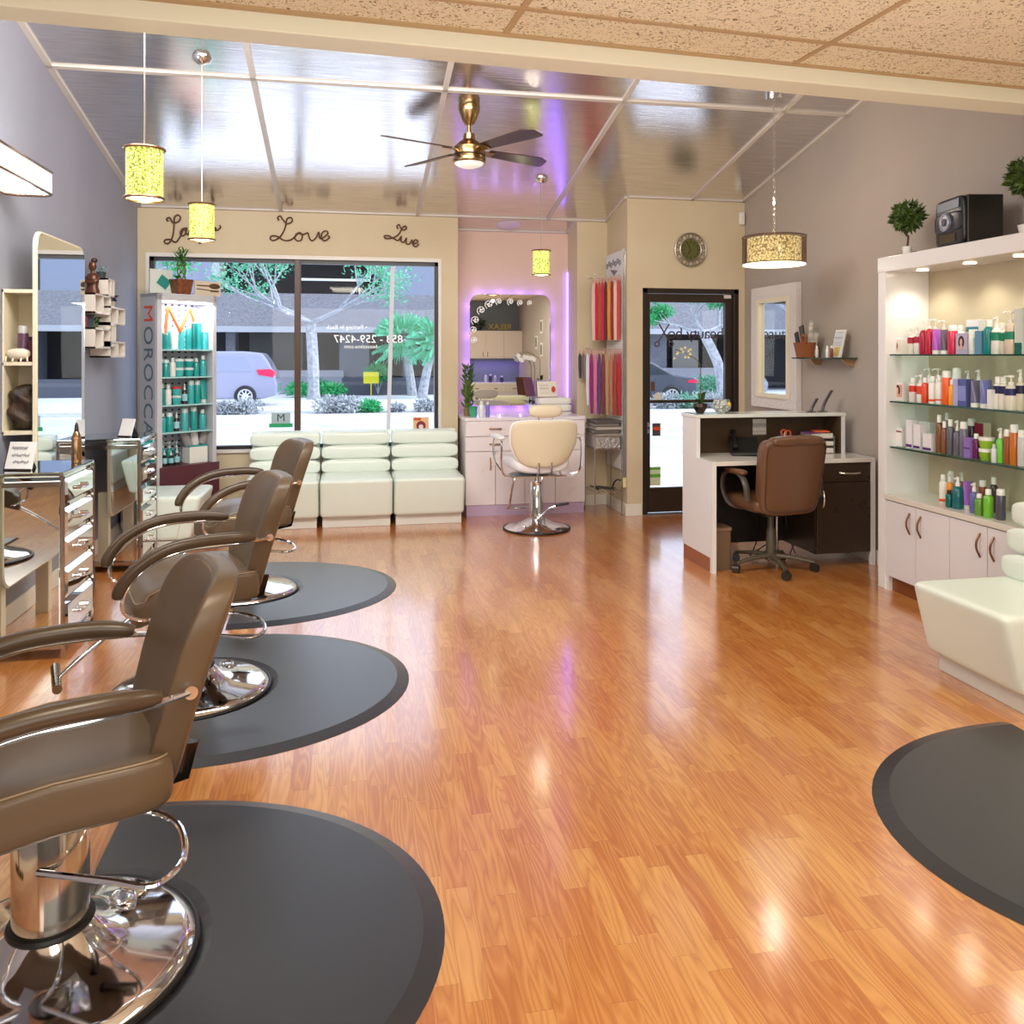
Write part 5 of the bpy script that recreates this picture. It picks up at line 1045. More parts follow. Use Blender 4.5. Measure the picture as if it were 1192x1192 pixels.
P = Rm @ Vector((.41, .11, zbs+.0006)); cbx = thing('sample_box', 'white open box holding rolled towels at the rack base', 'box', P, TH)
obj('box', MB().box(-.085, .085, -.06, .06, 0, .15), mat((226, 226, 220), .5), cbx, bevel=.002); obj('box_rim', MB().box(-.087, .087, -.062, .062, .14, .152), mat((40, 150, 150), .5), cbx)
for i, (dx, a) in enumerate(((-.06, -.45), (0, -.15), (.06, .3))):
    P = Rm @ Vector((.41+dx, .11, zbs+.155)); single('rolled_towel', '%s rolled grey and white towel in the sample box' % ['left', 'middle', 'right'][i], 'towel', MB().cyl(.036, 0, .15, 18, RY(a)).ring(.03, .006, 18, 6, RY(a) @ TR(0, 0, .15)), mat((150, 144, 146) if i % 2 == 0 else (214, 210, 210), .8, 0, 0, .4, 90.), P, TH, 'rolled towels in the sample box', smooth=True)
# on top of the rack
P = Rm @ Vector((.12, .17, ztp+.0006)); pt = thing('poster_card', 'pale card with teal printed squares standing on the display rack', 'card', P, TH)
obj('card', MB().box(-.09, .11, -.004, .004, 0, .21), mat((206, 212, 204), .6), pt); obj('printed_square', MB().box(-.02, .08, -.006, -.0042, .06, .15, TR(0, 0, 0) @ TR(.03, 0, .1) @ RY(.6) @ TR(-.03, 0, -.1)), mat((40, 136, 126), .5), pt)
P = Rm @ Vector((.27, .09, ztp+.0006)); bp2 = thing('lucky_bamboo', 'braided bamboo plant in a square brown pot on the display rack', 'plant', P, TH)
obj('pot', MB().poly([(-.055, -.055, 0), (.055, -.055, 0), (.055, .055, 0), (-.055, .055, 0), (-.075, -.07, .13), (.075, -.07, .13), (.075, .07, .13), (-.075, .07, .13)], [(3, 2, 1, 0), (4, 5, 6, 7), (0, 1, 5, 4), (1, 2, 6, 5), (2, 3, 7, 6), (3, 0, 4, 7)]), rough_mat((92, 48, 24), (132, 74, 36), 30., 'rust_pot', .5, .2), bp2, bevel=.004)
sk = MB()
for k_ in range(4):
    sk.tube([(.035*math.sin(z_*24+k_*PI/2), .02*math.cos(z_*24+k_*PI/2), .12+z_) for z_ in [i*.012 for i in range(18)]], .007, 6)
obj('stalks', sk, mat((96, 122, 50), .5), bp2, smooth=True)
lv = MB(); rnd = random.Random(11)
for i in range(75):
    a = rnd.random()*2*PI; el = rnd.uniform(-.3, 1.2); L = rnd.uniform(.08, .15); s0 = Vector((rnd.uniform(-.03, .03), rnd.uniform(-.02, .02), rnd.uniform(.26, .36))); d = Vector((math.cos(a)*math.cos(el), math.sin(a)*math.cos(el), math.sin(el)))
    n_ = d.cross(Vector((0, 0, 1))); n_ = n_.normalized()*.008 if n_.length > .01 else Vector((.008, 0, 0)); e = s0+d*L; e.z -= L*.25
    lv.poly([s0, s0+d*L*.5+n_, e, s0+d*L*.5-n_], [(0, 1, 2, 3)])
for i in range(20):
    a = rnd.random()*2*PI; s0 = Vector((-.05, -.02, .13)); d = Vector((math.cos(a)*.6, math.sin(a)*.6, .5)); n_ = d.cross(Vector((0, 0, 1))).normalized()*.012; lv.poly([s0, s0+d*.03+n_, s0+d*.07, s0+d*.03-n_], [(0, 1, 2, 3)])
obj('leaves', lv, leaf_mat((20, 84, 24), (60, 136, 44), 'lucky_leaf'), bp2)
P = Rm @ Vector((.475, .03, ztp+.0006)); hb = thing('brush_sign', 'beige sign picturing a brown hairbrush and comb on the rack', 'sign', P, TH)
obj('board', MB().box(-.12, .13, -.006, .006, 0, .125), mat((206, 192, 170), .6), hb)
BR = mat((84, 62, 40), .5)
obj('brush_picture', MB().sq(.055, .004, .024, 1, 1, TR(.07, -.008, .085)).tube([(-.10, -.008, .085), (.02, -.008, .085)], .006, 6), BR, hb, smooth=True); obj('comb_picture', MB().box(.03, .11, -.010, -.006, .035, .05).tube([(-.10, -.008, .055), (.03, -.008, .047)], .004, 6), BR, hb)
# ------------------------------------------------------------------ things in/on the window
p = atY(327, 493, YF-.02); sg = thing('window_sign', 'grey sign with letter M over a green strip at the window foot', 'sign', (p.x, YF-.02, p.z))
obj('board', MB().box(-.085, .085, -.004, .004, -.0, .10), mat((160, 178, 186), .5), sg); obj('green_strip', MB().box(-.105, .105, -.008, .004, -.035, .0), mat((20, 150, 92), .5), sg)
text('lettering', 'M', .10, TR(0, -.005, .05) @ XZ, mat((40, 56, 60), .5), sg); p = atY(490, 493, YF-.02)
ps = thing('small_poster', 'small orange and cream poster with a red ball low in the window', 'poster', (p.x, YF-.02, p.z))
obj('sheet', MB().box(-.075, .075, -.003, .003, -.06, .06), mat((226, 186, 140), .6), ps); obj('print', MB().box(-.07, .0, -.005, -.003, .03, .055), mat((196, 84, 30), .6), ps)
obj('picture', MB().cyl(.045, 0, .003, 20, TR(0, -.0035, -.02) @ XZ), mat((134, 26, 44), .5), ps); obj('picture', MB().cyl(.022, 0, .003, 20, TR(0, -.0065, -.03) @ XZ), mat((226, 206, 206), .5), ps)
p0 = atY(457, 310, YF+.03); p1 = atY(452, 500, YF+.03)
mt = single('measuring_strip', 'long white dotted tape strip hanging down the right window pane', 'strip', MB().poly([(p0.x-.018, YF+.03, p0.z), (p0.x+.022, YF+.03, p0.z), (p1.x+.018, YF+.03, p1.z), (p1.x-.018, YF+.03, p1.z), (p0.x-.018, YF+.034, p0.z), (p0.x+.022, YF+.034, p0.z), (p1.x+.018, YF+.034, p1.z), (p1.x-.018, YF+.034, p1.z)], [(0, 1, 2, 3), (7, 6, 5, 4), (0, 4, 5, 1), (1, 5, 6, 2), (2, 6, 7, 3), (3, 7, 4, 0)]), mat((190, 192, 200), .5, 0, .2))  # slight emission stands in for daylight coming through the strip
# ------------------------------------------------------------------ pendants
GLOW = crystal_mat((196, 206, 92), 1.35, 'glowing_glitter', 120.); DIFF = mat((255, 250, 214), .5, 0, 2.5)
def pendant(label, x, y, ztop, zbot, r, e=10.):
    t = thing('pendant_lamp', label, 'lamp', (x, y, 0), 0, 'small glittery cylinder pendants'); zcl = zc(y)
    obj('canopy', MB().lathe([(0, 0), (.06, 0), (.055, -.02), (.02, -.045), (0, -.045)], 24, TR(0, 0, zcl) @ RX(-math.atan(SL))), CHROME, t, smooth=True)
    obj('rod', MB().tube([(0, 0, zcl-.03), (0, 0, ztop+.0)], .0035, 6), mat((200, 190, 180), .3, .8), t)
    s = obj('shade', MB().lathe([(r*.93, zbot), (r*.93, ztop), ], 32), GLOW, t, smooth=True)
    rimm = mat((150, 110, 84), .3, .9); obj('metal_rim', MB().ring(r, .006, 32, 6, TR(0, 0, zbot)), rimm, t, smooth=True); obj('metal_rim', MB().ring(r, .006, 32, 6, TR(0, 0, ztop)).tube([(-r, 0, ztop), (r, 0, ztop)], .004, 5), mat((150, 110, 84), .3, .9), t, smooth=True)
    obj('diffuser', MB().cyl(r*.9, zbot+.003, zbot+.008, 28), DIFF, t, smooth=True)
    L_pt('pendant_light', (x, y, zbot-.07), e*.2, (1, .88, .68), .015)
pendant('glittery cylinder pendant lamp nearest the camera on the left', -.85, 3.80, 2.375, 2.165, .08, 9)
pendant('glittery cylinder pendant lamp in front of the left wall word', -.897, 5.52, 2.44, 2.22, .08, 9)
r3 = ray(630, 208); t3 = (2.84+SL*YF-H)/(r3.z+SL*r3.y); P3 = r3*t3
d3 = P3.y*ca+P3.x*sa
pendant('glittery cylinder pendant lamp before the alcove mirror', P3.x, P3.y, H+(413-292)/F*d3, H+(413-320)/F*d3, .08, 8)
# drum pendant
r4 = ray(901, 110); t4 = (2.84+SL*YF-H)/(r4.z+SL*r4.y); P4 = r4*t4; d4 = P4.y*ca+P4.x*sa
zt4, zb4 = H+(413-276)/F*d4, H+(413-307)/F*d4; rr = 36*d4/F
dl = thing('drum_pendant', 'wide crystal drum pendant with sheer shade above the reception desk', 'lamp', (P4.x, P4.y, 0)); zcl = zc(P4.y)
obj('canopy', MB().lathe([(0, 0), (.06, 0), (.06, -.05), (0, -.05)], 24, TR(0, 0, zcl+.01)), CHROME, dl, smooth=True)
cn = MB(); z = zt4
while z < zcl-.05:
    cn.ring(.009, .0025, 10, 5, TR(0, 0, z+.014) @ (XZ if int(z*50) % 2 else RY(PI/2)) @ Matrix.Diagonal((.8, 1.6, 1, 1))); z += .026
obj('chain', cn, mat((214, 208, 200), .2, .9), dl, smooth=True)
SHR = glass_mat('sheer_fabric', (.62, .52, .46, 1), .1)
obj('outer_shade', MB().lathe([(rr, zb4), (rr, zt4)], 48), SHR, dl, smooth=True)
obj('inner_shade', MB().lathe([(rr*.84, zb4+.005), (rr*.84, zt4-.01)], 48), crystal_mat((226, 214, 150), 1.3, 'crystal_mesh', 70.), dl, smooth=True)
obj('shade_rim', MB().ring(rr, .004, 48, 6, TR(0, 0, zb4)).ring(rr, .004, 48, 6, TR(0, 0, zt4)), mat((120, 90, 70), .3, .8), dl, smooth=True)
obj('diffuser', MB().cyl(rr*.98, zb4-.012, zb4-.004, 40).cyl(.015, zb4-.03, zb4-.012, 12), mat((246, 246, 206), .5, 0, 1.9), dl, smooth=True)
L_pt('drum_light', (P4.x, P4.y, zt4+.25), 5, (1, .88, .68), .02)
# long crystal lamp by the left wall
cl = thing('crystal_bar_lamp', 'oblong glowing crystal bar lamp hanging near the left wall', 'lamp', (-1.70, 4.55, 0)); za, zb2 = 2.37, 2.49
P = [(-.07, -.45), (.07, -.45), (.12, -.40), (.12, .40), (.07, .45), (-.07, .45), (-.12, .40), (-.12, -.40)]
s_ = NB('crystal_rods'); x_, y_, z_ = s_.sep(s_.tc.outputs['Object']); k_ = s_.math('FRACT', s_.math('MULTIPLY', s_.math('ADD', y_, x_), 38))
cc_ = s_.ramp(k_, [(0, (120, 120, 110)), (.3, (226, 240, 236)), (.7, (255, 255, 250)), (1, (160, 150, 130))]); s_.set(Base_Color=cc_, Emission_Color=cc_, Emission_Strength=.45, Roughness=.1)
cr = MB(); n_ = len(P); cr.poly([(x, y, za) for x, y in P]+[(x, y, zb2) for x, y in P], [(i, (i+1) % n_, n_+(i+1) % n_, n_+i) for i in range(n_)]); obj('crystal_panel', cr, s_.m, cl)
obj('metal_frame', MB().tube([(x, y, za) for x, y in P], .007, 6, True).tube([(x, y, zb2) for x, y in P], .007, 6, True), mat((140, 110, 90), .3, .9), cl, smooth=True)
obj('tube_light', MB().tube([(0, -.38, za+.05), (0, .38, za+.05)], .02, 10), mat((255, 255, 245), .5, 0, 3.), cl, smooth=True)
obj('rod', MB().tube([(0, 0, zb2), (0, 0, zc(4.55))], .004, 6).tube([(-.12, 0, zb2), (.12, 0, zb2)], .005, 6), mat((170, 150, 130), .3, .8), cl)
L_pt('crystal_light', (-1.66, 4.7, 2.36), 4, (.95, 1, .92), .12); L_pt('crystal_light', (-1.66, 4.7, 2.62), 3, (.95, 1, .92), .1)
# ------------------------------------------------------------------ ceiling fan
fn = thing('ceiling_fan', 'antique brass ceiling fan with four dark blades', 'fan', (.846, 5.896, 0)); zf = zc(5.896)
obj('canopy', MB().lathe([(0, .03), (.07, .02), (.08, -.03), (.075, -.06), (.05, -.12), (.03, -.15), (0, -.15)], 32, TR(0, 0, zf)), BRASS, fn, smooth=True)
obj('downrod', MB().cyl(.014, zf-.25, zf-.14, 12), BRASS, fn, smooth=True)
mo = obj('motor', MB().lathe([(0, 3.07), (.04, 3.07), (.045, 3.03), (.09, 2.995), (.115, 2.97), (.115, 2.90), (.118, 2.895), (.118, 2.87), (.112, 2.86), (0, 2.86)], 40), BRASS, fn, smooth=True)
obj('motor_band', MB().ring(.117, .004, 40, 6, TR(0, 0, 2.915)), mat((40, 30, 24), .3), mo, smooth=True)
obj('light_bowl', MB().lathe([(0, 2.825), (.05, 2.83), (.09, 2.845), (.108, 2.862), (0, 2.862)], 36), mat((240, 238, 226), .4, 0, .5), fn, smooth=True)
for i, a in enumerate((215, 36, -47, 134)):
    th = math.radians(a-11.1); Tb = TR(0, 0, 2.955) @ RZ(th) @ RX(math.radians(-14))
    bl = obj('blade', MB().prism([(.16, -.045), (.60, -.068), (.68, -.03), (.685, .06), (.64, .068), (.16, .045)], -.004, .004, Tb), mat((70, 52, 44), .25), fn, bevel=.001)
    obj('blade_iron', MB().prism([(.08, -.02), (.20, -.035), (.20, .035), (.08, .02)], -.012, -.005, Tb), BRASS, bl)
# ceiling air vent in the alcove
single('ceiling_speaker', 'round white ceiling speaker above the alcove', 'speaker', MB().lathe([(0, -.012), (.09, -.012), (.12, -.006), (.125, 0), (0, 0)], 32), mat((222, 214, 224), .5), (1.58, 8.23, zc(8.23)-.001), 0, smooth=True)
bpy.data.objects['ceiling_speaker'].rotation_euler = (-math.atan(SL), 0, 0)
# ------------------------------------------------------------------ cube shelf with ornaments on the left wall
cs = thing('cube_wall_shelf', 'zigzag white cube wall shelf beyond the tall mirror', 'shelf', (0, 0, 0))
CS = mat((226, 218, 208), .4)
cells = [(6.02, 6.36, 1.775, 1.93), (6.02, 6.36, 1.50, 1.64), (6.36, 6.50, 1.83, 2.0), (6.36, 6.50, 1.60, 1.72), (6.42, 6.86, 1.70, 1.84), (6.42, 6.86, 1.47, 1.60)]
for (a, b, c, d) in [(5.98, 6.38, 1.79, 1.93), (5.98, 6.38, 1.545, 1.69), (6.30, 6.48, 1.93, 2.06), (6.36, 6.78, 1.73, 1.86), (6.36, 6.52, 1.56, 1.73), (6.36, 6.78, 1.48, 1.60)]:
    t_ = .012; obj('cube', MB().box(XL+.001, -1.72, a, b, d-t_, d).box(XL+.001, -1.72, a, b, c, c+t_).box(XL+.001, -1.72, a, a+t_, c, d).box(XL+.001, -1.72, b-t_, b, c, d).box(-1.85, -1.72, (a+b)/2, (a+b)/2+t_, c, d), CS, cs)
def fig(label, loc, s=1.):
    t = thing('statuette', label, 'statue', loc, -.6)
    obj('figure', MB().lathe([(0, 0), (.055, 0), (.058, .02), (.045, .06), (.05, .10), (.055, .13), (.04, .155), (.018, .165), (.016, .18), (.028, .195), (.032, .22), (.026, .245), (0, .255)], 20, Matrix.Diagonal((s, s*.8, s, 1))).tube(bez([(.05*s, 0, .14*s), (.075*s, -.03*s, .10*s), (.03*s, -.06*s, .09*s), (-.01*s, -.055*s, .11*s)], 4), .011*s, 8).tube(bez([(-.05*s, 0, .14*s), (-.075*s, -.03*s, .10*s), (-.03*s, -.06*s, .085*s), (.01*s, -.055*s, .10*s)], 4), .011*s, 8), mat((96, 58, 40), .3, .3), t, smooth=True)
    obj('hair_bun', MB().sq(.024*s, .024*s, .02*s, 1, 1, TR(0, .015*s, .262*s)), mat((60, 34, 26), .4), t, smooth=True)
fig('dark bronze statuette of a woman with folded arms on the cube shelf', (-1.78, 6.14, 1.9305), .92)
def potted(label, loc, r, h, pc, a, b, n=60, sp=.06):
    t = thing('potted_plant', label, 'plant', loc, 0); obj('pot', MB().lathe([(0, 0), (r*.8, 0), (r, h), (r*.88, h), (0, h*.85)], 16), mat(pc, .5), t, smooth=True)
    f = MB(); leaves(f, (0, 0, h+sp*.6), sp, n, sp*.4, .8, 8, .3); obj('foliage', f, leaf_mat(a, b, 'small_leaf'), t)
potted('dark purple succulent in a cream pot on the right end of the cube shelf', (-1.79, 6.64, 1.8605), .03, .05, (216, 202, 176), (40, 34, 60), (70, 50, 90), 70, .05)
potted('dark potted plant behind the statuette on the cube shelf', (-1.79, 6.385, 2.0605), .035, .05, (50, 58, 60), (90, 130, 130), (160, 190, 190), 50, .045)
potted('green plant in a yellow pot inside the cube shelf', (-1.79, 6.44, 1.742), .022, .035, (220, 190, 100), (50, 90, 30), (90, 130, 50), 40, .035)
potted('leafy green plant on the lower left cube shelf', (-1.79, 6.22, 1.6905), .026, .04, (90, 110, 60), (30, 80, 30), (70, 120, 50), 60, .045)
single('book', 'small dark book standing on the lower cube shelf', 'book', MB().box(-.04, .04, -.01, .01, 0, .09), mat((34, 52, 60), .5), (-1.79, 6.06, 1.6905), .2)
single('ornament_branch', 'small red coral ornament on the cube shelf', 'ornament', MB().tube([(0, 0, 0), (0, -.01, .04), (0, -.025, .08)], .006, 6).tube([(0, -.005, .03), (0, .015, .075)], .006, 6), mat((196, 60, 60), .5), (-1.79, 6.02, 1.6905))
single('small_figure', 'tiny black bird figure on the right of the cube shelf', 'ornament', MB().sq(.02, .035, .016, 1, 1, TR(0, 0, .016)), BLACK, (-1.78, 6.70, 1.6005), smooth=True)
# niche items next to the tall mirror (in the tower's side shelf)
def nic(y, x, z): return (x, y, z)
pbottle('plum purple hairspray can in the cream side shelf', (-1.775, 5.10, 1.4605), 'can', r=.028, h=.20, c=(92, 60, 84), cap=(190, 186, 186))
cj = single('hair_claw', 'cream plastic hair claw clip on the cream side shelf', 'hair clip', MB().sq(.06, .03, .03, .8, .9, TR(0, 0, .045)).tube([(-.055, -.02, .03), (-.055, -.03, .003)], .005, 5).tube([(-.02, -.02, .02), (-.02, -.03, .003)], .005, 5).tube([(.02, -.02, .02), (.02, -.03, .003)], .005, 5).tube([(.05, -.02, .03), (.055, -.03, .003)], .005, 5), mat((222, 208, 186), .4), (-1.785, 5.06, 1.4605), smooth=True)
tl = thing('hair_trimmer', 'dark red and black hair trimmer in the cream side shelf', 'trimmer', (-1.725, 5.09, 1.4605)); obj('body', MB().sq(.02, .018, .06, .4, .5, TR(0, 0, .06)), mat((70, 20, 30), .3), tl, smooth=True); obj('head', MB().box(-.016, .016, -.01, .01, .118, .14), mat((30, 28, 30), .3), tl)
wig = single('wig', 'dark brown wavy hairpiece on the bottom of the cream side shelf', 'hairpiece', MB().sq(.075, .07, .13, .8, .9, TR(0, 0, .125), 0, lambda p: Vector((p.x+.012*math.sin(p.z*60), p.y+.012*math.cos(p.z*50+p.x*40), p.z)), 56, 40), rough_mat((12, 8, 6), (74, 46, 22), 34., 'hair', .5, .8, (1, 1, .35)), (-1.775, 5.12, 1.081), smooth=True)
# on the chests
ZC = .9205
def cardstand(label, loc, rz, w=.13, h=.15):
    t = thing('easel_card', label, 'sign', loc, rz); obj('card', MB().box(-w/2, w/2, -.006, .004, 0, h, RX(-.35)), mat((232, 230, 230), .5), t, bevel=.001); obj('frame_edge', MB().box(-w/2-.004, -w/2, -.007, .006, 0, h, RX(-.35)).box(-w/2, w/2, -.01, .004, -.001, .005, RX(-.35)), mat((70, 56, 56), .4), t)
    obj('easel_leg', MB().poly([(-.03, .03, .1), (.03, .03, .1), (.03, .10, 0), (-.03, .10, 0), (-.03, .034, .1), (.03, .034, .1), (.03, .104, 0), (-.03, .104, 0)], [(0, 1, 2, 3), (7, 6, 5, 4), (0, 4, 5, 1), (1, 5, 6, 2), (2, 6, 7, 3), (3, 7, 4, 0)]), mat((50, 56, 66), .5), t)
    M_ = mat((96, 92, 100), .5)
    return t
e1 = cardstand('white lettered card tilted on an easel on the nearer mirrored chest', (-1.625, 4.60, ZC), -.25, .14, .145)
sq_ = MB()
for j, (z0, xa, xb) in enumerate(((.112, -.05, .03), (.075, -.045, .05), (.04, -.03, .05))): sq_.tube([(xa+(xb-xa)*q/24, -.008, z0+.009*math.sin(q*1.9+j)*(1 if q % 5 else .2)) for q in range(25)], .0016, 4, T=RX(-.35))
obj('written_lines', sq_, mat((96, 92, 108), .5), e1)
e2 = cardstand('small white card on an easel on the farther mirrored chest', (-1.55, 6.34, ZC), -.5, .11, .13)
ir = thing('cosmetic_bottle', 'bronze spray bottle with dark tip standing on the nearer mirrored chest', 'spray bottle', (-1.43, 4.86, ZC))
obj('body', MB().lathe([(0, 0), (.024, 0), (.026, .01), (.026, .13), (.014, .165), (.010, .17), (0, .17)], 20), mat((160, 124, 92), .2, .8), ir, smooth=True); obj('tip', MB().lathe([(0, .168), (.012, .168), (.009, .20), (.004, .215), (0, .216)], 14), mat((50, 30, 24), .4), ir, smooth=True)
dr_ = thing('styling_tool_holder', 'white canister with black dryer cord on the nearer mirrored chest', 'holder', (-1.79, 4.57, ZC))
obj('canister', MB().lathe([(0, 0), (.035, 0), (.038, .18), (.03, .21), (.015, .225), (.015, .25), (0, .25)], 20), mat((214, 216, 200), .3), dr_, smooth=True); obj('cord', MB().tube(bez([(.03, -.01, .16), (.075, -.02, .15), (.085, -.03, .08), (.06, -.03, .02), (.10, -.04, .006)], 5), .008, 6), BLACK, dr_, smooth=True)
# ------------------------------------------------------------------ behind the camera (seen in the mirrors)
kb = thing('wall_cabinet', 'white three-door wall cabinet seen in the alcove mirror', 'cabinet', (0, 0, 0))
cx0 = 2.50; obj('cabinet_body', MB().box(cx0, XR-.002, YB+.002, YB+.34, 1.42, 2.02), CW, kb)
for i in range(3):
    w_ = (XR-cx0)/3; d = obj('door', MB().box(cx0+w_*i+.003, cx0+w_*(i+1)-.003, YB+.34, YB+.356, 1.425, 2.015), mat((228, 218, 210), .3), kb); obj('handle', MB().cyl(.006, 1.46, 1.56, 8, TR(cx0+w_*(i+(.12 if i % 2 else .88)), YB+.37, 0)), BRASS, d)
kb2 = thing('back_counter', 'white counter with drawers seen in the alcove mirror', 'cabinet', (0, 0, 0)); obj('counter_body', MB().box(cx0, XR-.016, YB+.002, YB+.5, 0, .86), CW, kb2); obj('worktop', MB().box(cx0-.01, XR-.016, YB+.002, YB+.52, .86, .90), WHITE, kb2)
for i in range(3): w_ = (XR-cx0)/3; d = obj('drawer', MB().box(cx0+w_*i+.004, cx0+w_*(i+1)-.004, YB+.5, YB+.515, .70, .855), mat((228, 218, 210), .3), kb2); obj('handle', MB().box(cx0+w_*(i+.4), cx0+w_*(i+.6), YB+.515, YB+.53, .77, .785), BRASS, d)
rx_t = text('cabinet_lettering', 'RELAX', .17, TR(3.25, YB+.25, 2.02+.085) @ RZ(PI) @ XZ, mat((196, 170, 60), .4), None, .01); rx_t['label'] = 'gold letters RELAX standing on the back wall cabinet'; rx_t['category'] = 'letters'
potted('dark leafy plant on the back wall cabinet', (2.80, YB+.2, 2.0205), .06, .10, (40, 36, 34), (14, 40, 18), (40, 70, 30), 80, .14)
for i, (x_, c, h_) in enumerate(((2.62, (40, 40, 60), .10), (2.95, (200, 200, 220), .16), (3.05, (60, 50, 90), .18), (3.15, (180, 180, 210), .15), (3.3, (50, 40, 80), .14))): pbottle('%s bottle on the back counter' % ['low navy', 'pale', 'violet', 'silver', 'plum'][i], (x_, YB+.2, .9005), 'bottle', r=.035, h=h_, c=c)
L_area('undercabinet_light', (3.1, YB+.2, 1.40), (0, 0, 0), 1.1, .1, 4, PV)
bd = thing('treatment_bed', 'white draped treatment bed seen in the alcove mirror', 'bed', (3.15, -.42, 0)); obj('mattress', MB().sq(.52, .26, .09, .3, .2, TR(0, 0, .56)), mat((222, 226, 196), .8), bd, smooth=True); obj('bed_base', MB().box(-.48, .48, -.2, .2, 0, .5), WHITE, bd, bevel=.01)
rt = thing('round_table', 'small round white table seen in the alcove mirror', 'table', (2.50, .35, 0)); obj('table_top', MB().cyl(.24, .70, .725, 32), WHITE, rt, smooth=True); obj('table_base', MB().cyl(.03, .02, .70, 12).cyl(.16, 0, .02, 24), STEEL, rt, smooth=True)
for i, (y_, z_) in enumerate(((.3, 1.75), (.75, 1.6), (.75, 2.05))):
    o_ = single('wall_picture', '%s framed picture on the right wall near the camera' % ['lower', 'middle', 'upper'][i], 'picture', MB().box(-.02, 0, -.09, .09, -.13, .13).box(-.022, -.02, -.06, .06, -.10, .10, mi=1), [WHITE, mat((90, 80, 60), .5)], (XR-.001, y_, z_))
# ceiling troffers
for i, (lx, ly) in enumerate(((2.55, 1.55), (.0, .9))):
    t = thing('ceiling_light', ['recessed ceiling light panel over the right side', 'recessed ceiling light panel above the camera'][i], 'ceiling light', (lx, ly, zt), HA)
    obj('frame', MB().box(-.305, .305, -.61, -.585, -.012, .0).box(-.305, .305, .585, .61, -.012, 0).box(-.305, -.28, -.61, .61, -.012, 0).box(.28, .305, -.61, .61, -.012, 0), WHITE, t)
    obj('diffuser', MB().box(-.28, .28, -.585, .585, -.009, -.004), mat((255, 244, 220), .5, 0, 3.), t)
# ------------------------------------------------------------------ outside
GZ = -.15
CONC = rough_mat((196, 200, 206), (222, 226, 232), 3., 'pale_concrete', .9, .1)
ASPH = rough_mat((176, 180, 190), (204, 208, 216), 1.2, 'bleached_asphalt', .9, .1)
struct('sidewalk', MB().box(-30, 40, YF+.13, 12.5, GZ-.1, GZ+.06), rough_mat((226, 228, 234), (242, 243, 246), 3., 'brightened_concrete', .9, .1)); struct('street', MB().box(-60, 70, 12.5, 60, GZ-.2, GZ), ASPH)  # sidewalk colour lightened to brighten its reflection in the glossy ceiling
struct('curb', MB().box(-60, 70, 21.6, 21.9, GZ, GZ+.13), mat((226, 228, 232), .9)); struct('planting_strip', MB().box(-60, 70, 21.9, 24.4, GZ, GZ+.08), rough_mat((150, 150, 150), (196, 198, 200), 6., 'gravel_bed'))
struct('street_line', MB().box(-60, 70, 16.6, 16.75, GZ, GZ+.006), mat((246, 248, 250), .9))
struct('parking_lane', MB().box(-60, 70, 24.4, 34, GZ, GZ+.02), CONC)
BY = 36.
bg = thing('street_building', 'grey building with shingled overhang across the street', 'building', (0, 0, 0))
GW = brick_mat((96, 98, 110), (116, 118, 130), (134, 136, 146), 6., 'grey_block')
SH = brick_mat((106, 106, 116), (136, 136, 146), (84, 84, 94), 9., 'shingles')
obj('wall', MB().box(-40, 60, BY+2.2, BY+3, GZ, 5.9), mat((44, 42, 48), .8), bg)
obj('roof_band', MB().poly([(-40, BY-.6, 2.6), (60, BY-.6, 2.6), (60, BY+.6, 4.1), (-40, BY+.6, 4.1), (-40, BY+2.2, 2.6), (60, BY+2.2, 2.6), (60, BY+2.2, 4.1), (-40, BY+2.2, 4.1)], [(0, 1, 2, 3), (7, 6, 5, 4), (0, 4, 5, 1), (3, 2, 6, 7), (0, 3, 7, 4), (1, 5, 6, 2)]), SH, bg)
obj('fascia', MB().box(-40, 60, BY-.66, BY-.58, 2.42, 2.66), mat((176, 178, 188), .7), bg)
def Xat(px, Y): return atY(px, 413, Y).x
for a, b in ((-90, 252), (447, 510), (560, 640), (860, 1100)):
    obj('upper_panel', MB().box(Xat(a, BY), Xat(b, BY), BY+.6, BY+2.2, 4.1, 5.9), mat((140, 146, 168), .7), bg)
obj('upper_panel', MB().box(Xat(250, BY), Xat(450, BY), BY+.8, BY+2.2, 5.7, 5.95), mat((60, 58, 64), .7), bg)
for a, b in ((395, 430), (470, 480), (752, 778), (858, 900), (640, 700), (262, 273)): obj('pillar', MB().box(Xat(a, BY), Xat(b, BY), BY+.2, BY+1.4, GZ, 2.6), GW, bg)
obj('low_wall', MB().box(Xat(398, BY-1), Xat(640, BY-1), BY-1.4, BY-.9, GZ, .55), mat((88, 90, 104), .8), bg)
obj('low_wall', MB().box(Xat(150, BY), Xat(400, BY), BY+.0, BY+.4, GZ, .85), mat((150, 152, 164), .8), bg)
obj('low_wall', MB().box(Xat(700, BY), Xat(960, BY), BY+.0, BY+.4, GZ, .9), mat((140, 142, 152), .8), bg)
obj('window', MB().box(Xat(290, BY+2), Xat(352, BY+2), BY+2.1, BY+2.19, GZ, 2.5), mat((92, 88, 84), .3), bg); obj('window', MB().box(Xat(405, BY+2), Xat(425, BY+2), BY+2.1, BY+2.19, GZ, 2.5), mat((110, 94, 80), .3), bg)
obj('window', MB().box(Xat(782, BY+2), Xat(812, BY+2), BY+1.9, BY+2.0, GZ, 2.2), mat((216, 206, 196), .5), bg)
obj('balcony_rail', MB().box(Xat(350, BY), Xat(432, BY), BY+.5, BY+.56, 5.45, 5.55).box(Xat(350, BY), Xat(432, BY), BY+.5, BY+.56, 4.65, 4.75).box(Xat(431, BY), Xat(432, BY), BY+.5, BY+.56, 4.6, 5.5), mat((230, 234, 230), .6), bg)
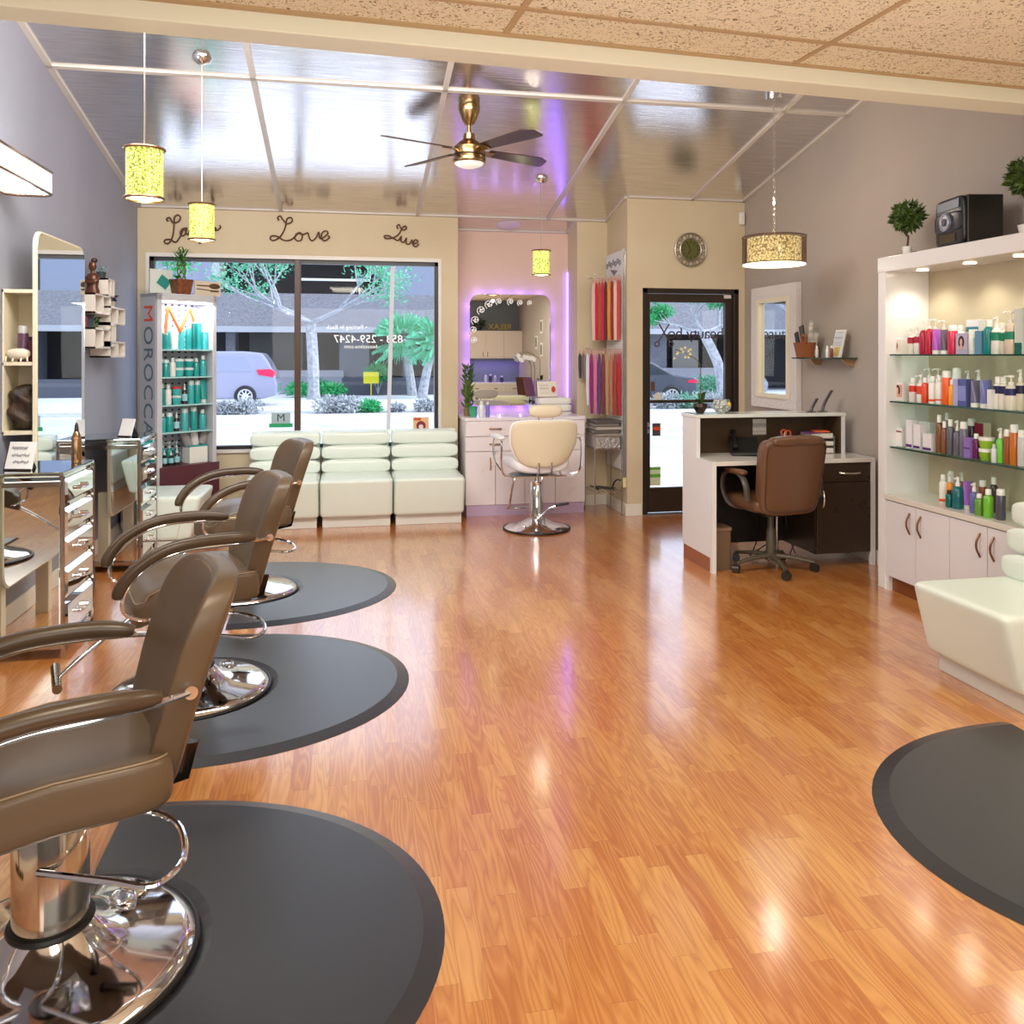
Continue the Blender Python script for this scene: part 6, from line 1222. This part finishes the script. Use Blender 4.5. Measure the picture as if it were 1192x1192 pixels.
# trees
BARK = rough_mat((190, 192, 200), (140, 142, 152), 7., 'pale_bark', .8, .3); MINT = leaf_mat((40, 160, 110), (130, 214, 176), 'mint_leaf'); GREEN2 = leaf_mat((10, 130, 70), (60, 200, 120), 'bright_leaf')
def tree(label, base, h1, R, seed, forks, leafn, mleaf=MINT, lean=(0, 0), r0=.22, ls=.16, cat='tree'):
    t = thing('street_tree', label, cat, base, 0, 'trees across the street'); rnd = random.Random(seed)
    w = MB(); tips = []; top = Vector((lean[0], lean[1], h1)); w.tube(bez([(0, 0, 0), (lean[0]*.2, 0, h1*.5), top], 4), [r0*1.2]+[r0*(1-.02*i) for i in range(8)], 8)
    def branch(p, d, L, r, dep):
        q = p+d*L*.5+Vector((rnd.uniform(-.1, .1), rnd.uniform(-.1, .1), .05))*L*.5; e = p+d*L+Vector((0, 0, L*.05))
        w.tube(bez([p, q, e], 3), [r, r*.93, r*.88, r*.8, r*.74, r*.68, r*.62][:7], 6)
        if dep == 0: tips.append(e); tips.append(q); return
        for k_ in range(3 if dep > 1 else 2):
            a = rnd.uniform(0, 2*PI); nd = (d*1.0+Vector((math.cos(a), math.sin(a)*.8, rnd.uniform(-.15, .35)))*.75).normalized(); branch(e, nd, L*rnd.uniform(.6, .85), r*.6, dep-1)
    for i in range(forks):
        a = 2*PI*i/forks+rnd.random(); branch(top, Vector((math.cos(a)*.8, math.sin(a)*.6, rnd.uniform(.12, .5))).normalized(), R*.42, r0*.42, 3)
    obj('trunk', w, BARK, t, smooth=True)
    f = MB()
    for i, q in enumerate(tips): leaves(f, q, R*.15, leafn*2, ls*.6, .7, seed*100+i, .1)
    obj('foliage', f, mleaf, t); return t
def gpt(px, Y): return Vector((Xat(px, Y), Y, GZ+.02))
tree('bare-branched pale street tree with mint leaves behind the window mullion', gpt(365, 31.5), 2.8, 3.5, 3, 4, 8, lean=(-.1, 0))
tree('leaning pale street tree seen through the entrance door', gpt(841, 30), 2.4, 2.1, 9, 4, 16, GREEN2, lean=(-.75, 0))
tree('pale street tree behind the entrance door edge', gpt(1060, 31.5), 2.7, 2.4, 21, 3, 9, GREEN2)
tree('pale street tree far left seen in the tall mirror', gpt(60, 27), 2.8, 3.8, 14, 3, 14, GREEN2)
def palm(label, px, Y, h, lean, s):
    t = thing('palm_tree', label, 'palm tree', gpt(px, Y), 0, 'palms across the street'); obj('trunk', MB().tube(bez([(0, 0, 0), (lean*.4, 0, h*.5), (lean, 0, h)], 5), [.20-.008*i for i in range(11)], 8), BARK, t, smooth=True)
    f = MB(); rnd = random.Random(px)
    for i in range(60):
        a = rnd.uniform(0, 2*PI); el = rnd.uniform(-.7, 1.3); d = Vector((math.cos(a)*math.cos(el), math.sin(a)*math.cos(el), math.sin(el))); c = Vector((lean, 0, h)); e = c+d*s
        sd = d.cross(Vector((0, 0, 1))); sd = sd.normalized() if sd.length > .1 else Vector((1, 0, 0))
        for k_ in range(5):
            w_ = sd*(k_-2)*.16*s; f.poly([c+d*s*.35+w_*.1, e+w_+Vector((0, 0, -.12*abs(k_-2)*s))-sd*.02, e+w_*1.1+Vector((0, 0, -.18*s)), c+d*s*.5+w_*.7-Vector((0, 0, .05))], [(0, 1, 2, 3)])
    obj('fronds', f, leaf_mat((10, 150, 100), (110, 220, 180), 'palm_leaf'), t)
palm('fan palm left of a pair behind the window tape strip', 480, 33.5, 2.25, -.35, 1.25); palm('fan palm at the right end of the shop window', 491, 31.3, 2.1, .5, 1.1)
def bush(label, px, Y, R, m, n, sq=.6, s=.16, h=0., cat='bush', grp='shrubs across the street'):
    t = thing('shrub', label, cat, gpt(px, Y)+Vector((0, 0, .06)), 0, grp); f = MB(); R *= .62; s *= .45; n *= 3; leaves(f, (0, 0, R*sq*.8+h), R, n, s, sq, px, .2); obj('foliage', f, m, t)
    obj('stems', MB().tube([(0, 0, 0), (0, 0, R*sq+h)], .03, 6).tube([(0, 0, 0), (R*.5, 0, R*sq*.8+h)], .02, 6).tube([(0, 0, 0), (-R*.5, 0, R*sq*.8+h)], .02, 6), BARK, t)
SILV = leaf_mat((130, 136, 144), (206, 212, 216), 'silver_leaf')
bush('round bright green bush against the far pillar', 440, 34.2, .85, GREEN2, 320, .8, .22, .5)
bush('low green hedge left of the mullion tree', 350, 33, 1.0, GREEN2, 240, .5, .2)
bush('green hedge to the right of the mullion tree', 388, 33, .9, GREEN2, 240, .5, .2); bush('wide green bush left of the low wall', 372, 34, 1.0, GREEN2, 240, .6, .2)
for px_, m, R_, lab in ((287, SILV, .75, 'silvery low shrub before the minivan wheel'), (262, SILV, .6, 'small silvery shrub before the minivan door'), (385, SILV, .85, 'spiky grey shrub left in the planting strip'), (405, SILV, .8, 'spiky grey shrub in the middle of the planting strip'), (430, GREEN2, .6, 'green succulent in the planting strip'), (462, SILV, .4, 'sparse grey shrub near the tape strip'), (497, SILV, .6, 'twiggy grey shrub at the right window edge'), (775, SILV, .8, 'silvery shrub left through the door'), (800, leaf_mat((70, 150, 120), (150, 200, 180), 'sage'), .85, 'sage green shrub through the door'), (825, SILV, .9, 'silvery shrub middle through the door'), (848, SILV, .8, 'silvery shrub right through the door')):
    bush(lab, px_, 23.2, R_, m, 260, .5, .15, grp='shrubs in the planting strip')
bush('teal hedge seen through the entrance door behind the car', 826, 32, 1.5, leaf_mat((40, 130, 100), (110, 180, 150), 'hedge'), 420, .45, .2)
for px_, lab in ((1010, 'bright green shrub nearest outside the door side'), (930, 'tall green hedge outside right of the door')): bush(lab, px_, 20, 1.6, GREEN2, 500, .9, .2)
single('yellow_sign', 'small yellow yard sign below the green bush', 'sign', MB().box(-.3, .3, -.01, .01, .5, .95).box(-.02, .02, -.01, .01, 0, .5), mat((222, 210, 20), .6), gpt(432, 33.5))
# cars
def car(label, px_rear, Y, L, prof, win, wx, col_, glow, dirn=1):
    # profile drawn with rear at x=0 and nose at -L ; placed so that rear is at px_rear
    X0_ = Xat(px_rear, Y-.9); t = thing('car', label, 'car', (X0_, Y, GZ+.02))
    PM = mat(col_, .25, .3, 0, 0, 200., .5)
    b_ = obj('body', MB().prism(prof, -.88, .88, XZ), PM, t, bevel=.07)
    for k_, w_ in enumerate(win): obj('window', MB().prism(w_, .882, .892, XZ), mat((150, 156, 184) if glow else (60, 64, 74), .1), t)
    for x_ in wx:
        for sy in (-.80, .80):
            wh = obj('wheel', MB().cyl(.33, -.11, .11, 28, TR(x_, sy, .33) @ XZ).ring(.29, .05, 28, 8, TR(x_, sy*1.12, .33) @ XZ), mat((34, 34, 40), .6), t, smooth=True)
            if sy < 0:
                rm = MB().cyl(.10, .11, .135, 16, TR(x_, sy, .33) @ XZ).ring(.21, .025, 24, 6, TR(x_, sy-.11, .33) @ XZ)
                for k_ in range(9): rm.box(.05, .22, -.018, .018, .112, .13, TR(x_, sy, .33) @ XZ @ RZ(2*PI*k_/9))
                obj('rim', rm, mat((226, 226, 232), .3, .5), wh)
    obj('tail_light', MB().prism(glow or [(-.02, .85), (-.35, .82), (-.30, .75), (-.0, .74)], .884, .90, XZ), mat((226, 30, 80), .3, 0, .3), t)
    return t
van = [(0, .35), (.02, .70), (-.06, 1.02), (-.28, 1.45), (-.45, 1.68), (-1.0, 1.74), (-2.6, 1.74), (-3.3, 1.55), (-4.0, 1.12), (-4.85, .90), (-5.05, .62), (-5.0, .32), (-4.5, .22), (-.4, .25)]
car('silver lilac minivan parked across the street, rear end toward the mullion', 322, 28.2, 5.05, van, [[(-.75, 1.12), (-1.0, 1.55), (-1.9, 1.58), (-1.95, 1.10)], [(-2.03, 1.10), (-2.0, 1.58), (-2.7, 1.58), (-3.0, 1.10)], [(-3.08, 1.08), (-2.8, 1.56), (-3.25, 1.42), (-3.75, 1.10)]], (-.95, -4.05), (158, 160, 186), [(.0, 1.06), (-.18, 1.18), (-.62, 1.16), (-.55, 1.0), (-.1, .92)])
sed = [(0, .35), (.03, .62), (-.02, .92), (-.75, 1.02), (-1.5, 1.40), (-2.6, 1.44), (-3.3, 1.02), (-4.4, .86), (-4.7, .6), (-4.65, .3), (-4.2, .2), (-.4, .25)]
car('dark grey sedan parked beyond the entrance door', 812, 24.5+1.2, 4.7, sed, [[(-.95, 1.02), (-1.5, 1.34), (-2.0, 1.36), (-2.0, 1.0)], [(-2.08, 1.0), (-2.08, 1.36), (-2.55, 1.38), (-3.1, 1.02)]], (-.85, -3.75), (88, 88, 104), None)
# ------------------------------------------------------------------ light
wd = bpy.data.worlds.new('world'); bpy.context.scene.world = wd; wd.use_nodes = True
bgn = wd.node_tree.nodes['Background']; bgn.inputs[0].default_value = (.74, .83, 1, 1); bgn.inputs[1].default_value = 2.1
sun = bpy.data.lights.new('sun', 'SUN'); sun.energy = 3.4; sun.angle = .2; sun.color = (1, .97, .95); so = bpy.data.objects.new('sun', sun); col.objects.link(so); so.rotation_euler = (math.radians(12), math.radians(50), 0)
L_area('back_fill', (.3, YB+.1, 1.75), (PI/2-.05, 0, 0), 3.6, 1.4, 60, (1, .96, .9))
L_area('troffer_light', (2.55, 1.55, zt-.03), (0, 0, HA), .56, 1.1, 34, (1, .92, .78)); L_area('troffer_light', (0, .9, zt-.03), (0, 0, HA), .56, 1.1, 34, (1, .88, .7))
L_area('bulkhead_fill', (-.1, 3.62, 3.18), (math.radians(62), 0, 0), 3.3, .6, 120, (1, .96, .91))  # unseen fill light added above the beam to brighten the room
L_area('tile_bounce', (.9, 1.2, 1.0), (PI, 0, 0), 2.5, 2.0, 26, (.96, .97, .9))
sc0 = bpy.context.scene; sc0.view_settings.view_transform = 'Standard'; sc0.view_settings.exposure = 0.0

for o in bpy.data.objects:
    if o.parent is None and 'cube' in str(o.get('label', '')): o.location.y += .27
